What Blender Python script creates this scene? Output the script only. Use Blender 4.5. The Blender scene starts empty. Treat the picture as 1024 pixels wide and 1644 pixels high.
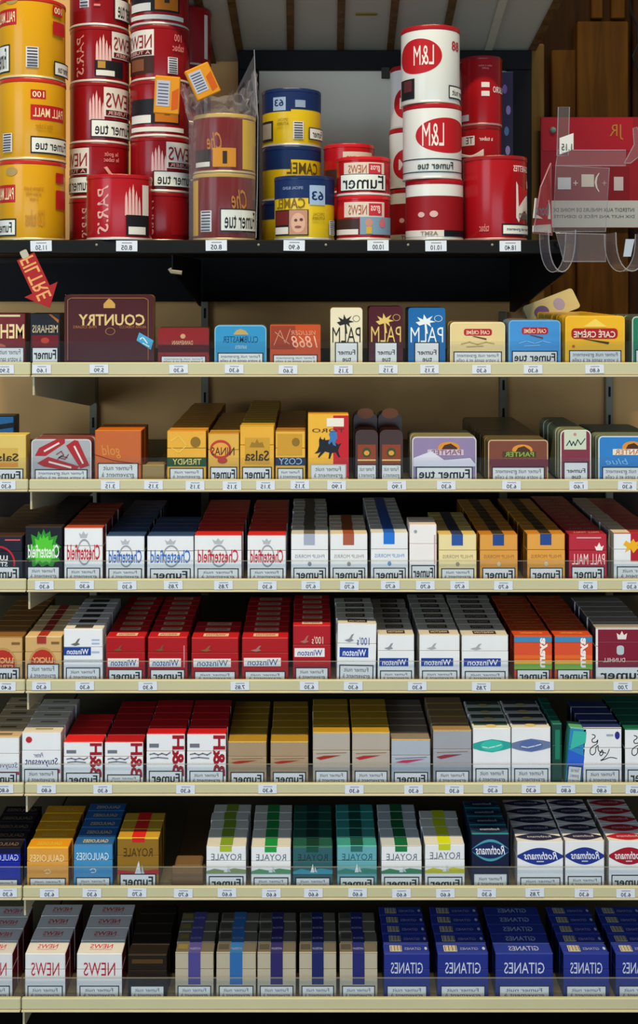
import bpy, bmesh, math, random
from mathutils import Vector, Matrix

random.seed(7)
scene = bpy.context.scene
COL = scene.collection
D = 1.35            # camera to shelf-front distance (m)
K = 1.0 / 1160.0    # metres per photo pixel at the shelf-front plane
EYE = 1.55          # eye height
VX, VY = 500.0, 450.0

# ---------------------------------------------------------------- camera
cam_d = bpy.data.cameras.new('camera')
cam = bpy.data.objects.new('camera', cam_d)
COL.objects.link(cam)
cam.location = (0, -D, EYE)
cam.rotation_euler = (math.pi / 2, 0, 0)
cam_d.sensor_fit = 'AUTO'
cam_d.sensor_width = 36.0
cam_d.lens = D / K / 1644.0 * 36.0
cam_d.shift_x = (512 - VX) / 1644.0
cam_d.shift_y = -(822 - VY) / 1644.0
cam_d.clip_start = 0.02
scene.camera = cam

# ---------------------------------------------------------------- light
world = bpy.data.worlds.new('shop_ambience')
scene.world = world
world.use_nodes = True
world.node_tree.nodes['Background'].inputs[0].default_value = (0.74, 0.86, 1.0, 1)
world.node_tree.nodes['Background'].inputs[1].default_value = 0.25

def area(name, loc, aim, sx, sy, power, color):
    l = bpy.data.lights.new(name, 'AREA')
    l.shape = 'RECTANGLE'; l.size = sx; l.size_y = sy; l.energy = power; l.color = color
    o = bpy.data.objects.new(name, l); COL.objects.link(o)
    o.location = loc
    o.rotation_euler = (Vector(aim) - Vector(loc)).to_track_quat('-Z', 'Y').to_euler()
    return o
area('side_daylight_fill', (-2.4, -3.0, EYE + 0.05), (0.1, 0.1, EYE - 0.25), 1.9, 1.5, 44, (0.66, 0.84, 1.0))  # unseen side light, placed off-mirror to brighten fronts and back wall
area('front_daylight_fill', (0.4, -4.4, 0.62), (0.0, 0.1, EYE - 0.3), 3.8, 1.0, 50, (0.60, 0.81, 1.0))  # unseen broad daylight source, widened to add frontal fill
area('ceiling_tube_lamp', (0.0, -1.2, EYE + 1.95), (0.0, -2.6, 0.0), 1.9, 0.08, 116, (1.0, 0.81, 0.50))

scene.view_settings.view_transform = 'Standard'
scene.view_settings.look = 'None'
scene.view_settings.exposure = 0.0
scene.view_settings.gamma = 1.0
scene.view_settings.use_curve_mapping = False

# ---------------------------------------------------------------- helpers
def P(x, y, d=0.0):
    s = K * (1 + d / D)
    return Vector(((x - VX) * s, d, EYE - (y - VY) * s))
def PX(x, d=0.0): return (x - VX) * K * (1 + d / D)
def PZ(y, d=0.0): return EYE - (y - VY) * K * (1 + d / D)

def lin(h):
    h = h.lstrip('#')
    r = [int(h[i:i+2], 16) / 255 for i in (0, 2, 4)]
    return tuple(c / 12.92 if c <= .04045 else ((c + .055) / 1.055) ** 2.4 for c in r)

MATS = {}
def mat(hexc, rough=0.38, metal=0.0, var=0.07, scale=35.0, coat=0.0, bump=0.0):
    key = (hexc, rough, metal, var, scale, coat, bump)
    if key in MATS: return MATS[key]
    m = bpy.data.materials.new('paint_' + hexc.lstrip('#')); m.use_nodes = True
    nt = m.node_tree; b = nt.nodes['Principled BSDF']
    c = lin(hexc)
    b.inputs['Roughness'].default_value = rough
    b.inputs['Metallic'].default_value = metal
    b.inputs['Specular IOR Level'].default_value = 0.22
    if coat:
        b.inputs['Coat Weight'].default_value = coat; b.inputs['Coat Roughness'].default_value = 0.12
    if var > 0:
        tc = nt.nodes.new('ShaderNodeTexCoord'); n = nt.nodes.new('ShaderNodeTexNoise')
        n.inputs['Scale'].default_value = scale; n.inputs['Detail'].default_value = 2.0
        nt.links.new(tc.outputs['Object'], n.inputs['Vector'])
        mx = nt.nodes.new('ShaderNodeMix'); mx.data_type = 'RGBA'
        mx.inputs[6].default_value = (*[x * (1 - var) for x in c], 1)
        mx.inputs[7].default_value = (*[min(1, x * (1 + var) + .002) for x in c], 1)
        nt.links.new(n.outputs['Fac'], mx.inputs[0]); nt.links.new(mx.outputs[2], b.inputs['Base Color'])
        if bump:
            bp = nt.nodes.new('ShaderNodeBump'); bp.inputs['Strength'].default_value = bump
            bp.inputs['Distance'].default_value = 0.002
            nt.links.new(n.outputs['Fac'], bp.inputs['Height']); nt.links.new(bp.outputs['Normal'], b.inputs['Normal'])
    else:
        b.inputs['Base Color'].default_value = (*c, 1)
    MATS[key] = m
    return m
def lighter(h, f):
    """the same hue, lightened: for tops, prints and painted edge highlights"""
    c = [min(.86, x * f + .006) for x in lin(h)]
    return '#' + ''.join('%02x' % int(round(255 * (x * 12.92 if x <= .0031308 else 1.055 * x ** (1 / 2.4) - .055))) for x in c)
def ink(hexc): return mat(hexc, 0.42, 0, 0.0)
def card(hexc): return mat(hexc, 0.33, 0, 0.06, 35.0, 0.06)

def wood(name, c1, c2, scale=6.0, rough=0.55):
    m = bpy.data.materials.new(name); m.use_nodes = True
    nt = m.node_tree; b = nt.nodes['Principled BSDF']; b.inputs['Roughness'].default_value = rough; b.inputs['Specular IOR Level'].default_value = 0.08
    tc = nt.nodes.new('ShaderNodeTexCoord'); mp = nt.nodes.new('ShaderNodeMapping')
    mp.inputs['Scale'].default_value = (scale * 6, scale * 6, scale * .5)
    n = nt.nodes.new('ShaderNodeTexNoise'); n.inputs['Scale'].default_value = 1.6; n.inputs['Detail'].default_value = 5
    n.inputs['Distortion'].default_value = 0.8
    r = nt.nodes.new('ShaderNodeValToRGB')
    r.color_ramp.elements[0].position = .3; r.color_ramp.elements[0].color = (*lin(c1), 1)
    r.color_ramp.elements[1].position = .75; r.color_ramp.elements[1].color = (*lin(c2), 1)
    nt.links.new(tc.outputs['Object'], mp.inputs[0]); nt.links.new(mp.outputs[0], n.inputs['Vector'])
    nt.links.new(n.outputs['Fac'], r.inputs[0]); nt.links.new(r.outputs[0], b.inputs['Base Color'])
    return m

def clear(name, tint, opac, rough=0.08, edge=0.5):
    m = bpy.data.materials.new(name); m.use_nodes = True
    nt = m.node_tree; nt.nodes.clear()
    o = nt.nodes.new('ShaderNodeOutputMaterial'); t = nt.nodes.new('ShaderNodeBsdfTransparent')
    t.inputs[0].default_value = (0.97, 0.98, 0.985, 1)
    p = nt.nodes.new('ShaderNodeBsdfPrincipled'); p.inputs['Base Color'].default_value = (*lin(tint), 1)
    p.inputs['Roughness'].default_value = rough
    f = nt.nodes.new('ShaderNodeLayerWeight'); f.inputs[0].default_value = 0.35
    ma = nt.nodes.new('ShaderNodeMath'); ma.operation = 'MULTIPLY_ADD'
    ma.inputs[1].default_value = edge; ma.inputs[2].default_value = opac; ma.use_clamp = True
    x = nt.nodes.new('ShaderNodeMixShader')
    nt.links.new(f.outputs['Facing'], ma.inputs[0]); nt.links.new(ma.outputs[0], x.inputs[0])
    nt.links.new(t.outputs[0], x.inputs[1]); nt.links.new(p.outputs[0], x.inputs[2]); nt.links.new(x.outputs[0], o.inputs[0])
    return m

ACRYL = clear('clear_acrylic', '#8c98a8', 0.012, 0.08, 0.25)
GEDGE = clear('guard_edge', '#b0b0a0', 0.22, 0.2, 0.2)
CELLO = clear('cellophane', '#d8d4dc', 0.02, 0.12, 0.35)
EDGE = clear('acrylic_edge', '#b8b8c0', 0.28)
DISP = clear('dispenser_plastic', '#a49ca4', 0.09, 0.1, 0.3)

def tag(o, label=None, cat=None, group=None, kind=None):
    if label: o['label'] = label
    if cat: o['category'] = cat
    if group: o['group'] = group
    if kind: o['kind'] = kind
    return o

class MB:
    """collects faces for one mesh object"""
    def __init__(s): s.v = []; s.f = []; s.m = []; s.mats = []
    def mi(s, m):
        if m not in s.mats: s.mats.append(m)
        return s.mats.index(m)
    def add(s, verts, faces, m):
        b = len(s.v); s.v += [tuple(v) for v in verts]
        s.f += [tuple(i + b for i in f) for f in faces]; s.m += [s.mi(m)] * len(faces)
        return s
    def quad(s, a, b, c, d, m): return s.add([a, b, c, d], [(0, 1, 2, 3)], m)
    def box(s, x0, x1, y0, y1, z0, z1, m, front=None, top=None, bev=0.0):
        front = front or m; top = top or m
        if bev <= 0:
            v = [(x, y, z) for x in (x0, x1) for y in (y0, y1) for z in (z0, z1)]
            s.add(v, [(0, 1, 3, 2), (4, 6, 7, 5), (2, 3, 7, 6), (0, 2, 6, 4)], m)
            s.add(v, [(0, 4, 5, 1)], front); s.add(v, [(1, 5, 7, 3)], top)
            return s
        b = bev; cx = ((x0, x0 + b), (x1, x1 - b)); cy = ((y0, y0 + b), (y1, y1 - b)); cz = ((z0, z0 + b), (z1, z1 - b))
        vid = {}; V = []
        for i in (0, 1):
            for j in (0, 1):
                for k in (0, 1):
                    for ax in range(3):
                        vid[i, j, k, ax] = len(V)
                        V.append((cx[i][0 if ax == 0 else 1], cy[j][0 if ax == 1 else 1], cz[k][0 if ax == 2 else 1]))
        q = lambda *a: [vid[t] for t in a]
        F = {'f': [], 't': [], 's': []}
        for i in (0, 1):
            F['s'].append(q((i, 0, 0, 0), (i, 1, 0, 0), (i, 1, 1, 0), (i, 0, 1, 0)))
        F['f'].append(q((0, 0, 0, 1), (1, 0, 0, 1), (1, 0, 1, 1), (0, 0, 1, 1)))
        F['s'].append(q((0, 1, 0, 1), (0, 1, 1, 1), (1, 1, 1, 1), (1, 1, 0, 1)))
        F['s'].append(q((0, 0, 0, 2), (0, 1, 0, 2), (1, 1, 0, 2), (1, 0, 0, 2)))
        F['t'].append(q((0, 0, 1, 2), (1, 0, 1, 2), (1, 1, 1, 2), (0, 1, 1, 2)))
        for i in (0, 1):
            for j in (0, 1):
                F['f' if j == 0 else 's'].append(q((i, j, 0, 0), (i, j, 0, 1), (i, j, 1, 1), (i, j, 1, 0)))
            for k in (0, 1):
                F['t' if k else 's'].append(q((i, 0, k, 0), (i, 1, k, 0), (i, 1, k, 2), (i, 0, k, 2)))
        for j in (0, 1):
            for k in (0, 1):
                F['t' if k else 's'].append(q((0, j, k, 1), (1, j, k, 1), (1, j, k, 2), (0, j, k, 2)))
        for i in (0, 1):
            for j in (0, 1):
                for k in (0, 1):
                    F['t' if k else 's'].append(q((i, j, k, 0), (i, j, k, 1), (i, j, k, 2)))
        s.add(V, F['s'], m); s.add(V, F['f'], front); s.add(V, F['t'], top)
        return s
    def prism(s, pts, y0, y1, m, front=None):
        """outline pts in (x,z) extruded along y"""
        n = len(pts); V = [(x, y0, z) for x, z in pts] + [(x, y1, z) for x, z in pts]
        s.add(V, [(i, (i + 1) % n, n + (i + 1) % n, n + i) for i in range(n)] + [tuple(range(n, 2 * n))[::-1]], m)
        s.add(V, [tuple(range(n))], front or m)
        return s
    def tube(s, pts, r, m, n=6):
        pts = [Vector(p) for p in pts]; rings = []
        for i, p in enumerate(pts):
            t = (pts[min(i + 1, len(pts) - 1)] - pts[max(i - 1, 0)]).normalized()
            u = t.cross(Vector((0.13, 0.31, 0.94))).normalized(); w = t.cross(u)
            rings.append([p + (u * math.cos(a) + w * math.sin(a)) * r for a in [2 * math.pi * k / n for k in range(n)]])
        V = [v for g in rings for v in g]
        F = [(i * n + k, i * n + (k + 1) % n, (i + 1) * n + (k + 1) % n, (i + 1) * n + k) for i in range(len(pts) - 1) for k in range(n)]
        F += [tuple(range(n)), tuple(range((len(pts) - 1) * n, len(pts) * n))]
        return s.add(V, F, m)
    def lathe(s, prof, m, n=40, cx=0, cy=0, cap0=True, cap1=True):
        V = [(cx + r * math.sin(2 * math.pi * k / n), cy - r * math.cos(2 * math.pi * k / n), z) for r, z in prof for k in range(n)]
        L = len(prof)
        F = [(i * n + k, i * n + (k + 1) % n, (i + 1) * n + (k + 1) % n, (i + 1) * n + k) for i in range(L - 1) for k in range(n)]
        if cap0: F.append(tuple(range(n))[::-1])
        if cap1: F.append(tuple(range((L - 1) * n, L * n)))
        return s.add(V, F, m)
    def mesh(s, name):
        me = bpy.data.meshes.new(name); me.from_pydata(s.v, [], s.f)
        for m in s.mats: me.materials.append(m)
        me.polygons.foreach_set('material_index', s.m); me.update()
        bm = bmesh.new(); bm.from_mesh(me); bmesh.ops.remove_doubles(bm, verts=bm.verts, dist=1e-7)
        bmesh.ops.recalc_face_normals(bm, faces=bm.faces); bm.to_mesh(me); bm.free()
        return me
    def build(s, name, parent=None, loc=None, smooth=False):
        me = s.mesh(name)
        if smooth: smooth_mesh(me)
        return link(name, me, parent, loc)

def smooth_mesh(me, ang=40):
    me.polygons.foreach_set('use_smooth', [True] * len(me.polygons))
    try: me.set_sharp_from_angle(angle=math.radians(ang))
    except Exception: pass

def link(name, me, parent=None, loc=None):
    o = bpy.data.objects.new(name, me); COL.objects.link(o)
    if parent is not None: o.parent = parent
    if loc is not None: o.location = loc
    return o
def empty(name, loc=(0, 0, 0)):
    o = bpy.data.objects.new(name, None); COL.objects.link(o); o.location = loc; o.empty_display_size = .02
    return o

def rrect(x0, x1, z0, z1, r, seg=4, corners='abcd'):
    """rounded rectangle outline; corners a=bottom-left b=bottom-right c=top-right d=top-left"""
    out = []
    for key, cx, cz, a0 in (('a', x0 + r, z0 + r, 180), ('b', x1 - r, z0 + r, 270), ('c', x1 - r, z1 - r, 0), ('d', x0 + r, z1 - r, 90)):
        if key in corners and r > 0:
            out += [(cx + r * math.cos(math.radians(a0 + 90 * k / seg)), cz + r * math.sin(math.radians(a0 + 90 * k / seg))) for k in range(seg + 1)]
        else:
            out.append((x0 if key in 'ad' else x1, z0 if key in 'ab' else z1))
    return out

# text meshes, written backwards as in the photograph (unit box, x right, y up)
TEXT = {}
def text_raw(s, bold=0.0, shear=0.0, rot=0):
    key = (s, bold, shear, rot)
    if key in TEXT: return TEXT[key]
    c = bpy.data.curves.new('lettering', 'FONT'); c.body = s; c.resolution_u = 2
    c.offset = bold; c.shear = shear; c.align_x = 'CENTER'; c.space_line = 0.95; c.fill_mode = 'BOTH'
    o = bpy.data.objects.new('lettering_source', c)
    me = o.to_mesh()
    v = [(p.co.x, p.co.y) for p in me.vertices]; f = [tuple(p.vertices) for p in me.polygons]
    o.to_mesh_clear(); bpy.data.objects.remove(o); bpy.data.curves.remove(c)
    if rot == 90: v = [(-y, x) for x, y in v]       # reads upwards
    if rot == -90: v = [(y, -x) for x, y in v]      # reads downwards
    xs = [a for a, _ in v]; ys = [b for _, b in v]
    x0, x1, y0, y1 = min(xs), max(xs), min(ys), max(ys)
    v = [(1 - (a - x0) / (x1 - x0), (b - y0) / (y1 - y0)) for a, b in v]
    TEXT[key] = (v, f)
    return TEXT[key]
TMESH = {}
def text_obj(name, s, color, parent, x0, x1, z0, z1, y, bold=0.0, shear=0.0, rot=0):
    key = (s, color, bold, shear, rot)
    if key not in TMESH:
        v, f = text_raw(s, bold, shear, rot)
        me = bpy.data.meshes.new('lettering'); me.from_pydata([(a, 0, b) for a, b in v], [], f)
        me.materials.append(ink(color)); me.update(); TMESH[key] = me
    o = link(name, TMESH[key], parent, (x0, y, z0)); o.scale = (x1 - x0, 1, z1 - z0)
    return o

ORD = ['zeroth', 'first', 'second', 'third', 'fourth', 'fifth', 'sixth', 'seventh', 'eighth', 'ninth', 'tenth', 'eleventh', 'twelfth',
       'thirteenth', 'fourteenth', 'fifteenth', 'sixteenth', 'seventeenth', 'eighteenth', 'nineteenth', 'twentieth']

# ---------------------------------------------------------------- setting
BACK = 0.40
TAN = mat('#e6b272', 0.7, 0, 0.22, 9.0, 0, 0.3)
WOOD_O = wood('pine_panel', '#3a2206', '#54340a', 6.0, .7)
WOOD_D = wood('dark_pine', '#1f1004', '#321c06', 6.0, .7)
WOOD_L = wood('pale_pine', '#5c4420', '#7a5e30', 6.0, .7)
CREAM = mat('#c3c09c', 0.42, 0, 0.05, 14.0)
CREAM_D = mat('#bdb696', 0.45, 0, 0.08, 14.0)
BLACK = mat('#040404', 0.6, 0, 0.2, 20.0)
GREY = mat('#8c8670', 0.45, 0.1, 0.1, 20.0)

tag(MB().box(-1.2, 1.2, BACK, BACK + .03, 0, EYE + .75, TAN).build('wall_back'), kind='structure')
tag(MB().box(-1.6, 1.6, -4.5, BACK + .03, -.03, 0, mat('#8b8174', 0.5, 0, .15, 6.0)).build('floor'), kind='structure')

# dark brown panel over the back wall behind the cigarette shelves
tag(MB().box(-1.1, 1.1, BACK - .0045, BACK - .0005, PZ(1624) - .085, PZ(775, BACK), mat('#241810', .7, 0, .2, 9.0), bev=.001).build('dark_brown_panel'), 'dark brown panel behind the cigarette shelves', 'panel')

# sloping boarded soffit above the display
ceil = tag(empty('ceiling', (0, BACK, PZ(85, .36))), kind='structure')
SL = 0.15
def soffit_z(d): return PZ(85, .36) + SL * (.36 - d)
seams = [(258, 285), (315, 337), (369, 385), (465, 465), (549, 548), (637, 629), (731, 714), (813, 788), (902, 853)]
CREAMB = mat('#a8a494', 0.55, 0, 0.12, 5.0)
BATT = wood('batten_wood', '#4a3418', '#6d5230')
ends = []
for xt, xb in seams:
    b = Vector((PX(xb, .36), .36)); t = Vector((PX(xt, .12), .12)); dirv = (t - b) / (t.y - b.y)
    ends.append((b.x - dirv.x * .04, b.x + dirv.x * (.0 - .36)))     # x at d=.40 and at d=0
for i in range(len(seams) - 1):
    (a1, a0), (b1, b0) = ends[i], ends[i + 1]
    g = .004; z1, z0 = soffit_z(.40), soffit_z(0)
    v = [(a1 + g, .40, z1), (b1 - g, .40, z1), (b0 - g, 0, z0), (a0 + g, 0, z0)]
    V = v + [(x, y, z + .012) for x, y, z in v]
    o = MB().add(V, [(0, 1, 2, 3), (7, 6, 5, 4), (0, 4, 5, 1), (1, 5, 6, 2), (2, 6, 7, 3), (3, 7, 4, 0)], CREAMB).build('plank')
    o.parent = ceil; o.matrix_parent_inverse = Matrix.Translation(-ceil.location)
for i, (a1, a0) in enumerate(ends):
    w = .006
    m = BATT if i != 7 else mat('#b5ae98', .5)
    V = [(a1 - w, .40, soffit_z(.4) - .004), (a1 + w, .40, soffit_z(.4) - .004), (a0 + w, 0, soffit_z(0) - .004), (a0 - w, 0, soffit_z(0) - .004)]
    V += [(x, y, z + .02) for x, y, z in V]
    o = MB().add(V, [(0, 1, 2, 3), (7, 6, 5, 4), (0, 4, 5, 1), (1, 5, 6, 2), (2, 6, 7, 3), (3, 7, 4, 0)], m).build('batten')
    o.parent = ceil; o.matrix_parent_inverse = Matrix.Translation(-ceil.location)

dt = .17
for _ in range(30): dt += (PZ(22, dt) - soffit_z(dt)) * -1.0
o = MB().box(-.017, .017, -.004, .004, -.0012, -.0002, mat('#7a6a1c', .6)).build('tape_strip', None, (PX(588, dt), dt, soffit_z(dt) - .0003)); o.rotation_euler = (-math.atan(SL), 0, 0)
tag(o, 'short ochre tape strip stuck to a soffit plank', 'tape')

# pine side wall to the right of the can display
wr = tag(empty('wall_right', P(940, 600, .3)), kind='structure')
def wall_part(name, x0, x1, y0, y1, d0, d1, m, bev=.002):
    a = P(x0, y1, d0); b = P(x1, y0, d0)
    o = MB().box(a.x, b.x, d0, d1, a.z, b.z, m, bev=bev).build(name)
    o.parent = wr; o.matrix_parent_inverse = Matrix.Translation(-wr.location)
    return o
wall_part('pine_post', 851, 874, 70, 490, .34, .39, WOOD_L)
wall_part('panel', 872, 1150, -60, 600, .36, .395, WOOD_D)
wall_part('plank', 886, 927, 80, 480, .34, .36, WOOD_O)
wall_part('plank', 927, 1009, 34, 590, .325, .36, WOOD_O)
wall_part('plank', 860, 886, 420, 600, .345, .36, WOOD_O)
wall_part('plank', 1016, 1060, -60, 330, .345, .36, WOOD_D)
wall_part('plank', 1009, 1150, 330, 600, .345, .36, WOOD_D)
wall_part('plank', 950, 968, -60, 30, .35, .36, WOOD_O)
wall_part('plank', 982, 1004, -60, 30, .35, .36, WOOD_O)
o = MB().tube([P(1008, -20, .33), P(1013, 20, .33), P(1022, 40, .33), P(1024, 70, .33), P(1016, 90, .33), P(1030, 130, .33)], .0022, BLACK).build('electric_cable')
tag(o, 'thin dark electric cable hanging down the pine wall', 'cable')

# slotted uprights on the back wall
for i, (xp, y0, y1, lab) in enumerate([(152, 470, 1644, 'left of the burgundy tin'), (330, 430, 1644, 'behind the red and blue tins'), (806, 500, 1644, 'right of the palm tree packs'), (975, 600, 1644, 'near the right edge')]):
    a = P(xp - 6, y1, BACK); b = P(xp + 6, y0, BACK)
    root = empty('slotted_upright', (PX(xp, BACK), BACK, a.z))
    tag(root, 'grey slotted metal upright on the back wall, ' + lab, 'upright', 'shelf uprights')
    h = b.z - a.z; w = (b.x - a.x) / 2
    MB().box(-w, w, -.012, 0, 0, h, GREY, bev=.001).build('channel', root)
    me = MB().box(-.002, .002, -.0125, -.011, 0, .018, BLACK).mesh('slot')
    for k in range(int(h / .05)):
        z = h - .04 - k * .05
        if EYE - (z + a.z) < .33: link('slot', me, root, (0, 0, z))

# ---------------------------------------------------------------- shelves
RAIL = {1: (581, 605), 2: (769, 789), 3: (929, 950), 4: (1091, 1112), 5: (1257, 1277), 6: (1423, 1444), 7: (1602, 1624)}
BAYX = {1: 50, 2: 46, 3: 43, 4: 41, 5: 39, 6: 36, 7: 34}
SURF = {}
NAMES = 'ABCDEFGH'
for i, (yt, yb) in RAIL.items():
    zt, zb = PZ(yt), PZ(yb); zs = zt - .008; SURF[i] = zs
    for side, (xa, xb) in (('left', (-150, BAYX[i] - 1.5)), ('main', (BAYX[i] + .5, 1180))):
        X0, X1 = PX(xa), PX(xb)
        root = empty('shelf', ((X0 + X1) / 2, 0, zb))
        where = 'at the left edge' if side == 'left' else 'across the display'
        tag(root, f'cream metal shelf with price rail {where}, {ORD[i]} cream shelf down', 'shelf', 'cream shelves')
        c = (X0 + X1) / 2; x0, x1 = X0 - c, X1 - c
        MB().box(x0, x1, .006, BACK - .0135, zs - zb - .012, zs - zb, mat('#6f6850', .5, 0, .1, 14.0), bev=.001).build('board', root)
        MB().box(x0, x1, 0, .005, .0025, zt - zb - .0008, CREAM, bev=.0012).build('price_rail', root)
        MB().box(x0, x1, -.0022, .007, 0, .0024, mat('#c8bfa2', .4), bev=.0006).build('rail_lip', root)
        if 1:
            g = MB().box(x0, x1, .0065, .0078, zs - zb, zs - zb + (.036 if i in (1, 2) else .0306), ACRYL).build('guard', root)
            MB().box(x0, x1, .0063, .008, zs - zb + .0302, zs - zb + .0309, GEDGE).build('guard_edge', g) if i > 2 else None
        if side == 'main':
            # cantilever bracket at the left end of the shelf, deeper towards the wall
            V = [(x0, .006, -.026), (x0, .006, .002), (x0, BACK - .013, .002), (x0, BACK - .013, -.085), (x0, BACK - .05, -.085)]
            V = V + [(x + .0025, y, z) for x, y, z in V]
            n = 5
            F = [tuple(range(n)), tuple(range(n, 2 * n))] + [(k, (k + 1) % n, n + (k + 1) % n, n + k) for k in range(n)]
            MB().add(V, F, CREAM_D).build('bracket', root)
# dark plinth under the lowest shelf
tag(MB().box(-1.0, 1.0, .05, BACK - .001, 0, PZ(1624) - .09, mat('#1b1714', .6), bev=.003).build('plinth'), 'dark plinth panel below the lowest cream shelf', 'plinth')

# price tags
def price_tag(x, txt, yc, shelf_i, k, lab, yw=14, d=0.0, ww=30):
    jx = random.uniform(-1, 1); tilt = random.uniform(-.025, .025)
    c = P(x + jx, yc + random.uniform(-.6, .6), d); w = ww * K / 2; h = yw * K / 2
    o = MB().box(-w, w, -.0011, -.0004, -h, h, mat('#d6dfec', .45, 0, .04)).build('price_tag', None, c)
    o.rotation_euler = (0, tilt, 0)
    tag(o, lab, 'price tag', 'price tags')
    text_obj('price_lettering', txt, '#23262e', o, -w * .52, w * .52, -h * .78, h * .15, -.00125, bold=.012)
    MB().box(-w * .45, w * .5, -.0012, -.00112, h * .45, h * .68, ink('#9aa3b4')).build('fine_print', o)
TAGS = {
 1: [(8, '5.90'), (68, '1.60'), (160, '5.90'), (287, '6.30'), (376, '6.30'), (463, '5.60'), (551, '3.15'), (624, '3.15'), (690, '3.15'), (772, '6.30'), (855, '6.30'), (955, '6.80')],
 2: [(10, '6.30'), (177, '3.15'), (246, '3.15'), (313, '3.15'), (372, '3.15'), (427, '3.15'), (482, '3.15'), (540, '1.90'), (636, '1.90'), (716, '6.30'), (820, '6.30'), (928, '1.60'), (1006, '6.30')],
 3: [(72, '6.30'), (137, '6.30'), (205, '6.30'), (279, '7.85'), (358, '7.85'), (429, '6.30'), (498, '6.70'), (561, '6.70'), (627, '6.70'), (683, '6.70'), (738, '6.70'), (808, '6.70'), (943, '6.30'), (1013, '6.30')],
 4: [(10, '6.40'), (67, '6.30'), (136, '6.30'), (238, '6.30'), (386, '7.85'), (497, '6.30'), (566, '6.30'), (670, '6.30'), (773, '7.85'), (874, '6.30'), (1000, '7.00')],
 5: [(6, '6.80'), (74, '6.80'), (165, '6.30'), (297, '6.30'), (430, '6.30'), (568, '6.30'), (664, '6.30'), (728, '6.30'), (790, '6.30'), (852, '6.30'), (909, '6.80'), (965, '6.80'), (1018, '6.80')],
 6: [(13, '6.30'), (80, '6.30'), (147, '6.30'), (220, '6.70'), (294, '6.70'), (364, '6.60'), (435, '6.60'), (502, '6.60'), (573, '6.60'), (645, '6.60'), (714, '6.60'), (780, '6.30'), (858, '7.85'), (936, '6.30'), (1003, '6.30')]}
for i, L in TAGS.items():
    for k, (x, t) in enumerate(L):
        price_tag(x, t, (RAIL[i][0] + RAIL[i][1]) / 2 - .5, i, k, f'price tag reading {t}, {ORD[k+1]} from left on {ORD[i]} cream rail')

# ---------------------------------------------------------------- printed faces
def ell_pts(x0, x1, z0, z1, n=24):
    return [((x0 + x1) / 2 + (x1 - x0) / 2 * math.cos(2 * math.pi * k / n), (z0 + z1) / 2 + (z1 - z0) / 2 * math.sin(2 * math.pi * k / n)) for k in range(n)]
def flat(name, pts, color, parent, y, thick=.00012):
    return MB().prism(pts, y - thick, y, ink(color)).build(name, parent)
def stroke_pts(pts, w):
    """polyline in (x,z) to a list of quads"""
    q = []
    for (a, b) in zip(pts[:-1], pts[1:]):
        d = Vector((b[0] - a[0], b[1] - a[1]))
        if d.length < 1e-9: continue
        n = Vector((-d.y, d.x)).normalized() * w / 2; e = d.normalized() * w * .3
        q.append([(a[0] + n.x - e.x, a[1] + n.y - e.y), (a[0] - n.x - e.x, a[1] - n.y - e.y), (b[0] - n.x + e.x, b[1] - n.y + e.y), (b[0] + n.x + e.x, b[1] + n.y + e.y)])
    return q
DEFN = {'r': 'band', 'e': 'emblem', 'ring': 'emblem_ring', 'p': 'emblem', 'rr': 'panel', 'l': 'line_drawing', 't': 'brand_lettering'}
def prints(root, w, vis, ztop, L):
    """L: printed shapes; u 0..1 from the left, v 0..1 from the top edge down to the rail"""
    U = lambda u: -w / 2 + u * w
    Z = lambda v: ztop - v * vis
    for i, p in enumerate(L):
        y = -.00012 - .00013 * i
        k = p[0]; nm = p[-1] if isinstance(p[-1], str) and p[-1].startswith('_') else None
        name = nm[1:] if nm else DEFN[k]
        if k == 'r': flat(name, [(U(p[2]), Z(p[5])), (U(p[4]), Z(p[5])), (U(p[4]), Z(p[3])), (U(p[2]), Z(p[3]))], p[1], root, y)
        elif k == 'rr': flat(name, rrect(U(p[2]), U(p[4]), Z(p[5]), Z(p[3]), min(abs(U(p[4]) - U(p[2])), abs(Z(p[3]) - Z(p[5]))) * .35), p[1], root, y)
        elif k == 'e': flat(name, ell_pts(U(p[2]), U(p[4]), Z(p[5]), Z(p[3])), p[1], root, y)
        elif k == 'ring':
            a = ell_pts(U(p[2]), U(p[4]), Z(p[5]), Z(p[3])); t = p[6]
            cx = (U(p[2]) + U(p[4])) / 2; cz = (Z(p[3]) + Z(p[5])) / 2
            b = [(cx + (x - cx) * (1 - t), cz + (z - cz) * (1 - t)) for x, z in a]; n = len(a)
            MB().add([(x, y, z) for x, z in a + b], [(j, (j + 1) % n, n + (j + 1) % n, n + j) for j in range(n)], ink(p[1])).build(name, root)
        elif k == 'p': flat(name, [(U(u), Z(v)) for u, v in p[2]], p[1], root, y)
        elif k == 'l':
            mb = MB()
            for pl in p[2]:
                for q in stroke_pts([(U(u), Z(v)) for u, v in pl], p[3] * w):
                    mb.add([(x, y, z) for x, z in q], [(0, 1, 2, 3)], ink(p[1]))
            mb.build(name, root)
        elif k == 't':
            o = p[7] if len(p) > 7 and isinstance(p[7], dict) else {}
            text_obj(name, p[1], p[2], root, U(p[3]), U(p[5]), Z(p[6]), Z(p[4]), y, **o)
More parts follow.
